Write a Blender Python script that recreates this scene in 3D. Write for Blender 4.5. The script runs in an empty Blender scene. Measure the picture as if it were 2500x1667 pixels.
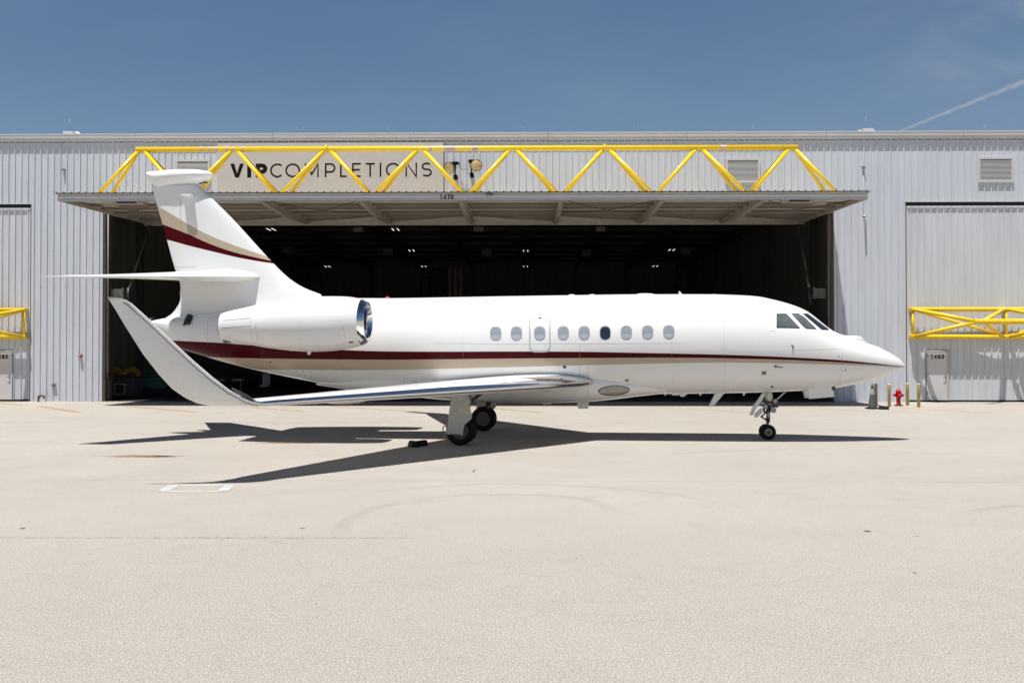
import bpy, bmesh, math, random
import numpy as np
from mathutils import Vector, Matrix
random.seed(7)
R = math.radians
S = bpy.context.scene
COL = S.collection

# ------------------------------------------------------------------ camera, sky, sun, exposure
CAM_H, FPX, HOR = 2.16, 2431.0, 866.0          # eye height, focal length and horizon row of the 2500 px photograph
CAM_YAW, CAM_PITCH = R(0.9), math.atan((866.0 - 833.5) / 2431.0)
cam_d = bpy.data.cameras.new("camera")
cam_d.sensor_width = 36.0
cam_d.lens = FPX / 2500.0 * 36.0
cam_d.clip_start = 0.1
cam_d.clip_end = 6000
cam = bpy.data.objects.new("camera", cam_d)
COL.objects.link(cam)
cam.location = (0, 0, CAM_H)
cam.rotation_euler = (math.pi / 2 + CAM_PITCH, 0, CAM_YAW)
S.camera = cam
CAM_M = Matrix.Rotation(CAM_YAW, 3, 'Z') @ Matrix.Rotation(math.pi / 2 + CAM_PITCH, 3, 'X')

LIGHT_DX, LIGHT_DY = 0.13, 0.21                # drift of the sunlight to the right and away, per metre of fall
sun_to = Vector((-LIGHT_DX, -LIGHT_DY, 1.0)).normalized()
sd = bpy.data.lights.new("sun", 'SUN')
sd.energy = 5.0
sd.angle = R(0.5)
sd.color = (1.0, 0.965, 0.92)
sun = bpy.data.objects.new("sun", sd)
COL.objects.link(sun)
sun.rotation_euler = sun_to.to_track_quat('Z', 'Y').to_euler()
sun.location = (0, 0, 60)

w = bpy.data.worlds.new("World")
S.world = w
w.use_nodes = True
wn, wl = w.node_tree.nodes, w.node_tree.links
wn.clear()
sky = wn.new('ShaderNodeTexSky')
sky.sky_type = 'NISHITA'
sky.sun_disc = False
sky.sun_elevation = math.asin(sun_to.z)
sky.sun_rotation = math.atan2(sun_to.x, sun_to.y)
sky.altitude = 0
sky.air_density = 1.15
sky.dust_density = 0.0
sky.ozone_density = 2.0
bg = wn.new('ShaderNodeBackground')
bg.inputs['Strength'].default_value = 0.050
wo = wn.new('ShaderNodeOutputWorld')
wl.new(bg.outputs[0], wo.inputs[0])

def mth(nt, op, a, b=None, c=None, clamp=False):
    n = nt.nodes.new('ShaderNodeMath')
    n.operation = op
    n.use_clamp = clamp
    for i, v in enumerate((a, b, c)):
        if v is None:
            continue
        if isinstance(v, (int, float)):
            n.inputs[i].default_value = v
        else:
            nt.links.new(v, n.inputs[i])
    return n.outputs[0]

def ramp(nt, f, a, b, smooth=True):
    n = nt.nodes.new('ShaderNodeMapRange')
    n.interpolation_type = 'SMOOTHSTEP' if smooth else 'LINEAR'
    n.inputs['From Min'].default_value = a
    n.inputs['From Max'].default_value = b
    nt.links.new(f, n.inputs['Value'])
    return n.outputs['Result']

def mixc(nt, f, a, b):
    n = nt.nodes.new('ShaderNodeMix')
    n.data_type = 'RGBA'
    for sock, v in ((n.inputs['Factor'], f), (n.inputs[6], a), (n.inputs[7], b)):
        if isinstance(v, (int, float)):
            sock.default_value = v
        elif isinstance(v, tuple):
            sock.default_value = (*v[:3], 1)
        else:
            nt.links.new(v, sock)
    return n.outputs[2]

# thin cirrus and a contrail, laid out on the sky dome by direction (azimuth = x/y, height = z/y)
nt = w.node_tree
tc = wn.new('ShaderNodeTexCoord')
sep = wn.new('ShaderNodeSeparateXYZ')
wl.new(tc.outputs['Generated'], sep.inputs[0])
ysafe = mth(nt, 'MAXIMUM', sep.outputs['Y'], 0.02)
az = mth(nt, 'DIVIDE', sep.outputs['X'], ysafe)
el = mth(nt, 'DIVIDE', sep.outputs['Z'], ysafe)
comb = wn.new('ShaderNodeCombineXYZ')
wl.new(az, comb.inputs[0]); wl.new(el, comb.inputs[1])
def wnoise(scale, detail, rough, sx=1, sy=1, rot=0.0):
    mp = wn.new('ShaderNodeMapping')
    mp.inputs['Scale'].default_value = (sx, sy, 1)
    mp.inputs['Rotation'].default_value = (0, 0, rot)
    wl.new(comb.outputs[0], mp.inputs[0])
    n = wn.new('ShaderNodeTexNoise')
    n.inputs['Scale'].default_value = scale
    n.inputs['Detail'].default_value = detail
    n.inputs['Roughness'].default_value = rough
    wl.new(mp.outputs[0], n.inputs['Vector'])
    return n.outputs['Fac']
# contrail: from (az .407, el .221) up to (az .508, el .270)
nz = wnoise(60, 3, 0.6)
a0, e0, a1, e1 = 0.366, 0.221, 0.500, 0.2745
sl = (e1 - e0) / (a1 - a0)
line = mth(nt, 'ADD', mth(nt, 'MULTIPLY', mth(nt, 'SUBTRACT', az, a0), sl), e0)
dist = mth(nt, 'SUBTRACT', el, line)
along = ramp(nt, az, a0 - 0.02, a1, False)
width = mth(nt, 'ADD', mth(nt, 'MULTIPLY', along, 0.0028), 0.0012)
wob = mth(nt, 'MULTIPLY', mth(nt, 'MULTIPLY', mth(nt, 'SUBTRACT', nz, 0.5), along), 0.006)
dd = mth(nt, 'ABSOLUTE', mth(nt, 'ADD', dist, wob))
trail = mth(nt, 'SUBTRACT', 1.0, mth(nt, 'DIVIDE', dd, width), clamp=True)
trail = mth(nt, 'MULTIPLY', trail, mth(nt, 'ADD', mth(nt, 'MULTIPLY', nz, 0.8), 0.1))
trail = mth(nt, 'MULTIPLY', trail, ramp(nt, az, a0 - 0.05, a0 + 0.02))
front = ramp(nt, sep.outputs['Y'], 0.2, 0.4)
# wisps right
wz = wnoise(7, 5, 0.6, 1.0, 2.2, R(-50))
wisp = mth(nt, 'MULTIPLY', ramp(nt, wz, 0.42, 0.78), ramp(nt, az, 0.26, 0.5))
veil = mth(nt, 'MULTIPLY', ramp(nt, az, -0.1, 0.6), 0.06)
wz2 = wnoise(2.2, 4, 0.55, 1.0, 2.5)
veil2 = mth(nt, 'MULTIPLY', ramp(nt, wz2, 0.4, 0.75), 0.07)
cl = mth(nt, 'ADD', mth(nt, 'MULTIPLY', trail, 0.85), mth(nt, 'MULTIPLY', wisp, 0.24))
cl = mth(nt, 'ADD', cl, mth(nt, 'ADD', veil, veil2))
cl = mth(nt, 'MULTIPLY', cl, front, clamp=True)
hs = wn.new('ShaderNodeHueSaturation')
hs.inputs['Saturation'].default_value = 1.12
wl.new(sky.outputs[0], hs.inputs['Color'])
tint = wn.new('ShaderNodeMix'); tint.data_type = 'RGBA'; tint.blend_type = 'MULTIPLY'
tint.inputs['Factor'].default_value = 1.0
wl.new(hs.outputs[0], tint.inputs[6])
tint.inputs[7].default_value = (1.03, 0.995, 1.02, 1)
skyc = mixc(nt, cl, tint.outputs[2], (7.2, 7.3, 7.9))
zenith_dim = wn.new('ShaderNodeMix'); zenith_dim.data_type = 'RGBA'; zenith_dim.blend_type = 'MULTIPLY'   # dimming added to the sky towards the zenith, to weaken the fill light
wl.new(ramp(nt, sep.outputs['Z'], 0.50, 0.92), zenith_dim.inputs['Factor'])
wl.new(skyc, zenith_dim.inputs[6]); zenith_dim.inputs[7].default_value = (0.35, 0.35, 0.35, 1)
wl.new(zenith_dim.outputs[2], bg.inputs['Color'])

S.view_settings.view_transform = 'Standard'
S.view_settings.look = 'None'
S.view_settings.gamma = 1.0
S.view_settings.exposure = 0.49
S.cycles.max_bounces = 10
S.cycles.diffuse_bounces = 5

# ------------------------------------------------------------------ measuring helpers (photo pixel -> place)
def ray(u, v):
    return CAM_M @ Vector(((u - 1250.0) / FPX, (833.5 - v) / FPX, -1.0))
def at_y(u, v, Y):                              # point on the vertical plane y = Y
    d = ray(u, v); t = Y / d.y
    return Vector((d.x * t, Y, CAM_H + d.z * t))
def at_z(u, v, z):                              # point on the level plane
    d = ray(u, v); t = (z - CAM_H) / d.z
    return Vector((d.x * t, d.y * t, z))

# ------------------------------------------------------------------ materials
MATS = {}
def mat(name, col, rough=0.5, metal=0.0, coat=0.0, var=0.0, vscale=3.0, bump=0.0, bscale=40.0, emit=None, spec=0.5,
        stretch=(1, 1, 1), dark=None):
    if name in MATS:
        return MATS[name]
    m = bpy.data.materials.new(name)
    m.use_nodes = True
    t = m.node_tree
    b = t.nodes['Principled BSDF']
    b.inputs['Base Color'].default_value = (*col, 1)
    b.inputs['Roughness'].default_value = rough
    b.inputs['Metallic'].default_value = metal
    b.inputs['Coat Weight'].default_value = coat
    b.inputs['Coat Roughness'].default_value = 0.04
    b.inputs['Specular IOR Level'].default_value = spec
    co = t.nodes.new('ShaderNodeTexCoord')
    if var > 0:
        mp = t.nodes.new('ShaderNodeMapping'); mp.inputs['Scale'].default_value = stretch
        t.links.new(co.outputs['Object'], mp.inputs[0])
        n = t.nodes.new('ShaderNodeTexNoise')
        n.inputs['Scale'].default_value = vscale; n.inputs['Detail'].default_value = 6; n.inputs['Roughness'].default_value = 0.6
        t.links.new(mp.outputs[0], n.inputs['Vector'])
        f = ramp(t, n.outputs['Fac'], 0.3, 0.72)
        lo = dark if dark else tuple(c * (1 - var) for c in col)
        hi = tuple(min(1, c * (1 + var * 0.35)) for c in col)
        t.links.new(mixc(t, f, lo, hi), b.inputs['Base Color'])
        r = mth(t, 'ADD', mth(t, 'MULTIPLY', n.outputs['Fac'], 0.25 * (1 if rough > .2 else .3)), max(0.02, rough - 0.12 * (1 if rough > .2 else .3)))
        t.links.new(r, b.inputs['Roughness'])
    if bump > 0:
        n2 = t.nodes.new('ShaderNodeTexNoise'); n2.inputs['Scale'].default_value = bscale; n2.inputs['Detail'].default_value = 4
        t.links.new(co.outputs['Object'], n2.inputs['Vector'])
        bp = t.nodes.new('ShaderNodeBump'); bp.inputs['Strength'].default_value = bump; bp.inputs['Distance'].default_value = 0.02
        t.links.new(n2.outputs['Fac'], bp.inputs['Height']); t.links.new(bp.outputs[0], b.inputs['Normal'])
    if emit:
        b.inputs['Emission Color'].default_value = (*emit[0], 1); b.inputs['Emission Strength'].default_value = emit[1]
    MATS[name] = m
    return m

M_WHITE = mat('white_paint', (0.71, 0.71, 0.70), 0.28, coat=0.4, var=0.02, vscale=1.2)
M_WHITE2 = mat('white_gear_paint', (0.60, 0.59, 0.555), 0.4, var=0.08, vscale=8)
M_CHROME = mat('polished_metal', (0.697, 0.7055, 0.7225), 0.13, metal=1.0, var=0.04, vscale=2)
M_STEEL = mat('worn_steel', (0.3024, 0.3024, 0.3096), 0.35, metal=0.9, var=0.35, vscale=18)
M_DSTEEL = mat('dark_steel', (0.0504, 0.0504, 0.054), 0.5, metal=0.4, var=0.3, vscale=20)
M_RUBBER = mat('tyre_rubber', (0.010, 0.010, 0.011), 0.75, var=0.4, vscale=25, bump=0.2, spec=0.25)
M_RIM = mat('rim_paint', (0.0936, 0.0936, 0.0972), 0.4, metal=0.3, var=0.3, vscale=15)
M_LRIM = mat('light_rim_paint', (0.396, 0.396, 0.396), 0.4, metal=0.3, var=0.2, vscale=15)
M_BLACK = mat('black_void', (0.006, 0.006, 0.007), 0.8)
M_LINE = mat('panel_gap', (0.216, 0.216, 0.216), 0.7)
M_LINED = mat('dark_panel_gap', (0.0288, 0.0252, 0.0216), 0.7)
M_GREYBAND = mat('grey_exit_outline', (0.45, 0.455, 0.455), 0.3, coat=0.4)
M_PANE = mat('cabin_pane', (0.2664, 0.2952, 0.342), 0.12, coat=1.0, var=0.03, vscale=6)
M_PANE2 = mat('lower_cabin_pane', (0.36, 0.3888, 0.4248), 0.2, coat=1.0)
M_DPANE = mat('dark_cabin_pane', (0.01584, 0.0216, 0.03456), 0.08, coat=1.0, var=0.1, vscale=6)
M_RIMW = mat('window_surround', (0.3024, 0.3096, 0.3168), 0.3, coat=0.3)
M_COCKPIT = mat('cockpit_pane', (0.1152, 0.1368, 0.1404), 0.04, coat=1.0, var=0.3, vscale=2.5)
M_WSHIELD = mat('windshield_pane', (0.01584, 0.01872, 0.0324), 0.04, coat=1.0)
M_PFRAME = mat('window_seal', (0.036, 0.036, 0.036), 0.4)
M_LENS = mat('lamp_lens', (0.288, 0.2736, 0.2448), 0.08, coat=1.0, var=0.15, vscale=8)
M_RED = mat('red_lens', (0.36, 0.0072, 0.0216), 0.15, coat=1.0)
M_DUCT = mat('intake_liner', (0.1584, 0.1512, 0.144), 0.35, metal=0.7, var=0.1, vscale=10)
M_FAN = mat('fan_blades', (0.072, 0.072, 0.0792), 0.35, metal=0.9)
M_WALL = mat('wall_sheet', (0.5702, 0.5993, 0.6441), 0.42, var=0.07, vscale=0.9, stretch=(3.0, 1, 0.35), spec=0.4)
M_DOOR = mat('door_sheet', (0.5789, 0.5993, 0.629), 0.42, var=0.08, vscale=0.9, stretch=(3.0, 1, 0.35), spec=0.4)
M_GUTTER = mat('gutter_sheet', (0.5702, 0.5702, 0.5789), 0.35, var=0.05, vscale=1.2)
M_SOFFIT = mat('door_liner', (0.7488, 0.6833, 0.5803), 0.55, var=0.10, vscale=1.5, stretch=(.4, 3, 1))
M_PURLIN = mat('purlin_steel', (.30, .27, .23), .6, var=.15, vscale=3)
M_FRAMEB = mat('door_frame_steel', (0.414, 0.3726, 0.3188), 0.5, var=0.15, vscale=4)
M_RAIL = mat('grey_rail', (0.4493, 0.4666, 0.4925), 0.4, var=0.1, vscale=3)
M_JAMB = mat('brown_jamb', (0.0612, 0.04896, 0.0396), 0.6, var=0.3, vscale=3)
M_YELLOW = mat('yellow_pipe_paint', (0.859, 0.5683, 0.01062), 0.32, coat=0.3, var=0.06, vscale=4)
M_SIGN = mat('sign_board_paint', (0.5101, 0.4871, 0.4637), 0.5, var=0.04, vscale=1.5)
M_LETTER = mat('black_lettering', (0.008, 0.0075, 0.007), 0.8, spec=0.1)
M_PDOOR = mat('personnel_door_paint', (0.5861, 0.5702, 0.5663), 0.4, var=0.04, vscale=4)
M_BLK = mat('black_seal', (0.010, 0.010, 0.011), 0.7)
M_LOUVRE = mat('louvre_white', (0.5465, 0.5465, 0.5465), 0.45)
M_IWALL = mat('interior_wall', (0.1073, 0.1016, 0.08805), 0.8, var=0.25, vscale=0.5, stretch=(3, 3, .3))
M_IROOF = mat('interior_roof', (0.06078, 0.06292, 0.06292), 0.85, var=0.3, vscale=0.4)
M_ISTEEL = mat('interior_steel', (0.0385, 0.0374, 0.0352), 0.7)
M_BOLL = mat('bollard_paint', (0.4464, 0.3312, 0.1224), 0.5, var=0.12, vscale=6)
M_HYD = mat('hydrant_paint', (0.42, 0.004, 0.012), 0.4, coat=0.1, spec=0.2, var=0.1, vscale=10)
M_CONE = mat('faded_cone', (0.072, 0.0936, 0.0864), 0.6, var=0.3, vscale=7)
M_CONEW = mat('cone_band', (0.3024, 0.3312, 0.288), 0.5, var=0.2, vscale=9)
M_GALV = mat('galvanised', (0.2592, 0.2664, 0.2664), 0.5, metal=0.4, var=0.2, vscale=8)
M_BRASS = mat('hydrant_base', (0.216, 0.144, 0.0432), 0.6, var=0.3, vscale=12)
M_LENSY = mat('floodlight_lens', (0.62, 0.48, 0.24), 0.12, coat=1.0, var=0.3, vscale=9)
M_TUBE = mat('lit_tube', (0.9, 0.9, 0.9), 0.5, emit=((1.0, 0.95, 0.88), 1.6))
M_GREEN = mat('green_cart_paint', (0.0072, 0.0648, 0.0432), 0.5)
M_ORANGE = mat('orange_duct', (0.396, 0.1944, 0.0144), 0.6)
M_GREYB = mat('grey_machine', (0.0432, 0.0432, 0.0468), 0.6)
M_FLAGR = mat('flag_red', (0.2074, 0.01728, 0.02592), 0.8)
M_FLAGW = mat('flag_white', (0.2916, 0.2808, 0.2592), 0.8)
M_FLAGB = mat('flag_blue', (0.0108, 0.0144, 0.0432), 0.8)

# ------------------------------------------------------------------ mesh builder
class MB:
    def __init__(s):
        s.v, s.f, s.mi, s.sm = [], [], [], []
    def add(s, verts, faces, mi=0, smooth=False):
        o = len(s.v)
        s.v += [tuple(p) for p in verts]
        for f in faces:
            s.f.append(tuple(i + o for i in f)); s.mi.append(mi); s.sm.append(smooth)
        return s
    def box(s, a, b, mi=0):
        x0, y0, z0 = (min(a[i], b[i]) for i in range(3)); x1, y1, z1 = (max(a[i], b[i]) for i in range(3))
        v = [(x0, y0, z0), (x1, y0, z0), (x1, y1, z0), (x0, y1, z0), (x0, y0, z1), (x1, y0, z1), (x1, y1, z1), (x0, y1, z1)]
        return s.add(v, [(0, 3, 2, 1), (4, 5, 6, 7), (0, 1, 5, 4), (1, 2, 6, 5), (2, 3, 7, 6), (3, 0, 4, 7)], mi)
    def beam(s, p, q, wd, ht, up=(0, 0, 1), mi=0, w2=None, h2=None):
        p, q = Vector(p), Vector(q); d = (q - p).normalized(); up = Vector(up)
        sd_ = d.cross(up).normalized(); u = sd_.cross(d).normalized()
        w2 = wd if w2 is None else w2; h2 = ht if h2 is None else h2
        v = []
        for c, a, b in ((p, wd, ht), (q, w2, h2)):
            for i, j in ((-1, -1), (1, -1), (1, 1), (-1, 1)):
                v.append(c + sd_ * (a / 2 * i) + u * (b / 2 * j))
        return s.add(v, [(0, 3, 2, 1), (4, 5, 6, 7), (0, 1, 5, 4), (1, 2, 6, 5), (2, 3, 7, 6), (3, 0, 4, 7)], mi)
    def rings(s, rs, cap0=True, cap1=True, mi=0, smooth=True, closed=True, mis=None):
        n = len(rs[0]); o = len(s.v)
        for r in rs:
            s.v += [tuple(p) for p in r]
        for k in range(len(rs) - 1):
            for i in range(n if closed else n - 1):
                j = (i + 1) % n
                s.f.append((o + k * n + i, o + k * n + j, o + (k + 1) * n + j, o + (k + 1) * n + i))
                s.mi.append(mis(k, i) if mis else mi); s.sm.append(smooth)
        if cap0 and closed:
            s.f.append(tuple(o + i for i in reversed(range(n)))); s.mi.append(mi); s.sm.append(False)
        if cap1 and closed:
            b = o + (len(rs) - 1) * n
            s.f.append(tuple(b + i for i in range(n))); s.mi.append(mi); s.sm.append(False)
        return s
    def cyl(s, p, q, r, r2=None, n=16, mi=0, cap=True):
        p, q = Vector(p), Vector(q); r2 = r if r2 is None else r2
        d = (q - p).normalized(); a = d.orthogonal().normalized(); b = d.cross(a)
        rs = [[c + a * (rr * math.cos(2 * math.pi * i / n)) + b * (rr * math.sin(2 * math.pi * i / n)) for i in range(n)] for c, rr in ((p, r), (q, r2))]
        return s.rings(rs, cap, cap, mi)
    def tube(s, pts, r, n=10, mi=0):
        pts = [Vector(p) for p in pts]; rs = []
        prev = None
        for i, p in enumerate(pts):
            d = (pts[min(i + 1, len(pts) - 1)] - pts[max(i - 1, 0)]).normalized()
            if prev is None:
                a = d.orthogonal().normalized()
            else:
                a = (prev - d * prev.dot(d)).normalized()
            prev = a; b = d.cross(a)
            rr = r[i] if isinstance(r, (list, tuple)) else r
            rs.append([p + a * (rr * math.cos(2 * math.pi * k / n)) + b * (rr * math.sin(2 * math.pi * k / n)) for k in range(n)])
        return s.rings(rs, True, True, mi)
    def lathe(s, prof, o=(0, 0, 0), axis='z', n=28, mi=0, mis=None, cap=True):
        rs = []
        for r, h in prof:
            ring = []
            for k in range(n):
                c, q = r * math.cos(2 * math.pi * k / n), r * math.sin(2 * math.pi * k / n)
                if axis == 'z': p = (o[0] + c, o[1] + q, o[2] + h)
                elif axis == 'y': p = (o[0] + c, o[1] + h, o[2] + q)
                else: p = (o[0] + h, o[1] + c, o[2] + q)
                ring.append(p)
            rs.append(ring)
        return s.rings(rs, cap, cap, mi, mis=mis)
    def prism(s, poly, thick, mi=0):             # poly: list of Vectors (planar), thick: vector
        n = len(poly); t = Vector(thick)
        v = [Vector(p) for p in poly] + [Vector(p) + t for p in poly]
        f = [tuple(reversed(range(n))), tuple(range(n, 2 * n))] + [(i, (i + 1) % n, n + (i + 1) % n, n + i) for i in range(n)]
        return s.add(v, f, mi)
    def sphere(s, c, r, n=16, m=10, mi=0, sc=(1, 1, 1)):
        rs = []
        for j in range(m + 1):
            a = math.pi * j / m
            rs.append([(c[0] + sc[0] * r * max(math.sin(a), .001) * math.cos(2 * math.pi * i / n), c[1] + sc[1] * r * max(math.sin(a), .001) * math.sin(2 * math.pi * i / n), c[2] + sc[2] * r * math.cos(a)) for i in range(n)])
        return s.rings(rs, True, True, mi)
    def build(s, name, mats, parent=None, off=None, fix=True):
        me = bpy.data.meshes.new(name)
        v = s.v
        if off is not None:
            v = [(p[0] - off[0], p[1] - off[1], p[2] - off[2]) for p in v]
        me.from_pydata(v, [], s.f)
        if not isinstance(mats, (list, tuple)):
            mats = [mats]
        for m in mats:
            me.materials.append(m)
        me.polygons.foreach_set('material_index', s.mi)
        me.polygons.foreach_set('use_smooth', s.sm)
        me.update()
        if fix:
            bm = bmesh.new(); bm.from_mesh(me)
            bmesh.ops.recalc_face_normals(bm, faces=bm.faces)
            bm.to_mesh(me); bm.free()
        o = bpy.data.objects.new(name, me)
        COL.objects.link(o)
        if parent is not None:
            o.parent = parent
        return o

def tag(o, label=None, cat=None, group=None, kind=None):
    if label: o['label'] = label
    if cat: o['category'] = cat
    if group: o['group'] = group
    if kind: o['kind'] = kind
    return o
def thing(name, loc, label, cat, group=None, rz=0.0):
    o = bpy.data.objects.new(name, None)
    COL.objects.link(o)
    o.location = loc; o.rotation_euler = (0, 0, rz); o.empty_display_size = 0.3
    return tag(o, label, cat, group)
def kids(o):
    return [c for c in bpy.data.objects if c.parent == o]
def copy_tree(o, parent=None):
    c = o.copy(); COL.objects.link(c); c.parent = parent
    for ch in kids(o):
        copy_tree(ch, c)
    return c

# ------------------------------------------------------------------ lettering made of strokes
def arc(cx, cy, rx, ry, a0, a1, n=20):
    return [(cx + rx * math.cos(R(a0 + (a1 - a0) * i / n)), cy + ry * math.sin(R(a0 + (a1 - a0) * i / n))) for i in range(n + 1)]
def glyph(ch):
    return {
        'C': [arc(.56, .5, .56, .5, 48, 312, 30)],
        'O': [arc(.5, .5, .5, .5, 0, 360, 40)],
        'M': [[(0, 0), (0, 1), (.5, .18), (1, 1), (1, 0)]],
        'P': [[(0, 0), (0, 1), (.55, 1)] + arc(.55, .68, .45, .32, 90, -90, 16) + [(0, .36)]],
        'L': [[(0, 1), (0, 0), (1, 0)]],
        'E': [[(1, 1), (0, 1), (0, 0), (1, 0)], [(0, .52), (.88, .52)]],
        'T': [[(0, 1), (1, 1)], [(.5, 1), (.5, 0)]],
        'I': [[(.5, 0), (.5, 1)]],
        'N': [[(0, 0), (0, 1), (1, 0), (1, 1)]],
        'S': [arc(.5, .755, .46, .245, 40, 255, 18) + arc(.5, .265, .5, .265, 75, -140, 18)],
        'V': [[(0, 1), (.5, 0), (1, 1)]],
        '0': [arc(.5, .5, .5, .5, 0, 360, 30)],
        '1': [[(.1, .82), (.6, 1), (.6, 0)]],
        '4': [[(.72, 0), (.72, 1), (0, .28), (1, .28)]],
        '6': [arc(.5, .32, .48, .32, 0, 360, 24), [(.02, .34), (.1, .7)] + arc(.5, .68, .4, .32, 160, 50, 8)],
        '7': [[(0, 1), (1, 1), (.35, 0)]],
        '8': [arc(.5, .25, .5, .25, 0, 360, 24), arc(.5, .75, .42, .25, 0, 360, 24)],
    }[ch]
def stroke(mb, pts, wd, place, mi=0):
    """flat ribbon with mitred joins; pts in 2-D, place(x, z) -> 3-D point"""
    pts = [p for i, p in enumerate(pts) if i == 0 or math.dist(p, pts[i - 1]) > 1e-5]
    closed = math.dist(pts[0], pts[-1]) < 1e-5
    P = [Vector(p) for p in (pts[:-1] if closed else pts)]
    n = len(P); L, Rr = [], []
    for i in range(n):
        a = P[i - 1] if (i > 0 or closed) else None
        b = P[(i + 1) % n] if (i < n - 1 or closed) else None
        d1 = (P[i] - a).normalized() if a is not None else (b - P[i]).normalized()
        d2 = (b - P[i]).normalized() if b is not None else d1
        n1, n2 = Vector((-d1.y, d1.x)), Vector((-d2.y, d2.x))
        m = (n1 + n2)
        m = m.normalized() if m.length > 1e-6 else n1
        k = min(1.0 / max(m.dot(n1), 0.3), 2.2)
        L.append(P[i] + m * (wd / 2 * k)); Rr.append(P[i] - m * (wd / 2 * k))
    v = [place(*p) for p in L] + [place(*p) for p in Rr]
    f = [(i, (i + 1) % n, n + (i + 1) % n, n + i) for i in range(n if closed else n - 1)]
    mb.add(v, f, mi)
def letter(mb, ch, x0, x1, z0, z1, wd, Y):
    h = wd / 2
    if ch == 'V':
        xc, e = (x0 + x1) / 2, wd * 1.12
        zi = z0 + (z1 - z0) * .30
        mb.add([(x0, Y, z1), (x0 + e, Y, z1), (xc, Y, zi), (xc + wd * .5, Y, z0), (xc - wd * .5, Y, z0)], [(0, 1, 2, 4)]); mb.add([(x1, Y, z1), (x1 - e, Y, z1), (xc, Y, zi), (xc + wd * .5, Y, z0), (xc - wd * .5, Y, z0)], [(0, 1, 2, 3), (2, 3, 4)])
        return
    for st in glyph(ch):
        pts = [(x0 + h + (x1 - x0 - wd) * p[0], z0 + h + (z1 - z0 - wd) * p[1]) for p in st]
        if ch in 'ITLPMNV14E7':                 # square stroke ends reach the cap height
            pts = [(x, z0 if abs(p[1]) < 1e-6 and ch in 'ITPMNV147' else (z1 if abs(p[1] - 1) < 1e-6 and ch in 'IMNLV' and ch != 'M' else z)) for (x, z), p in zip(pts, st)]
        stroke(mb, pts, wd, lambda x, z: (x, Y, z))
def number(mb, txt, xc, zc, h, wd, Y):
    cw, gap = h * 0.62, h * 0.14
    tot = len(txt) * cw + (len(txt) - 1) * gap
    x = xc - tot / 2
    for ch in txt:
        letter(mb, ch, x, x + cw * (0.75 if ch == '1' else 1), zc - h / 2, zc + h / 2, wd, Y)
        x += cw + gap

# ================================================================== THE GROUND
def ground_material():
    m = bpy.data.materials.new('apron_concrete'); m.use_nodes = True
    t = m.node_tree; b = t.nodes['Principled BSDF']
    b.inputs['Roughness'].default_value = 0.85
    b.inputs['Specular IOR Level'].default_value = 0.25
    co = t.nodes.new('ShaderNodeTexCoord')
    def noise(scale, detail=4, rough=.55, sc=(1, 1, 1), rot=0, dist=0):
        mp = t.nodes.new('ShaderNodeMapping'); mp.inputs['Scale'].default_value = sc; mp.inputs['Rotation'].default_value = (0, 0, rot)
        t.links.new(co.outputs['Object'], mp.inputs[0])
        n = t.nodes.new('ShaderNodeTexNoise'); n.inputs['Scale'].default_value = scale
        n.inputs['Detail'].default_value = detail; n.inputs['Roughness'].default_value = rough; n.inputs['Distortion'].default_value = dist
        t.links.new(mp.outputs[0], n.inputs['Vector'])
        return n.outputs['Fac']
    big = noise(0.10, 5, .55)
    mid = noise(0.55, 5, .6, (1, 1.3, 1))
    swirl = noise(0.35, 3, .5, (1, 1, 1), 0, 2.5)
    fine = noise(70, 2, .6)
    grit = noise(110, 2, .6)
    c = mixc(t, ramp(t, big, .3, .7), (0.352, 0.322, 0.284), (0.390, 0.362, 0.325))
    c = mixc(t, mth(t, 'MULTIPLY', ramp(t, mid, .35, .75), .40), c, (0.290, 0.260, 0.226))
    band = mth(t, 'SUBTRACT', 1.0, mth(t, 'MULTIPLY', mth(t, 'ABSOLUTE', mth(t, 'SUBTRACT', swirl, .5)), 34.0), clamp=True)
    sy = t.nodes.new('ShaderNodeSeparateXYZ'); t.links.new(co.outputs['Object'], sy.inputs[0])
    edge = mth(t, 'ADD', sy.outputs['Y'], mth(t, 'MULTIPLY', mid, 5.0))
    old = mth(t, 'SUBTRACT', 1.0, ramp(t, edge, 9.5, 19.0))
    c = mixc(t, mth(t, 'MULTIPLY', old, .55), c, (0.295, 0.276, 0.254))
    c = mixc(t, mth(t, 'MULTIPLY', band, .10), c, (0.19, 0.168, 0.146))
    sp = ramp(t, fine, .53, .61)
    c = mixc(t, mth(t, 'MULTIPLY', sp, .62), c, (0.12, 0.105, 0.09))
    sp2 = ramp(t, grit, .5, .7)
    c = mixc(t, mth(t, 'MULTIPLY', sp2, .40), c, (0.16, 0.14, 0.12))
    li = ramp(t, noise(62, 1, .6), .57, .64)
    c = mixc(t, mth(t, 'MULTIPLY', li, .6), c, (0.54, 0.51, 0.47))
    t.links.new(c, b.inputs['Base Color'])
    bp = t.nodes.new('ShaderNodeBump'); bp.inputs['Strength'].default_value = 0.3; bp.inputs['Distance'].default_value = 0.006
    t.links.new(fine, bp.inputs['Height']); t.links.new(bp.outputs[0], b.inputs['Normal'])
    return m
g = MB().add([(-1500, -1500, 0), (1500, -1500, 0), (1500, 2500, 0), (-1500, 2500, 0)], [(0, 1, 2, 3)]).build('apron', ground_material())
tag(g, kind='structure')

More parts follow.
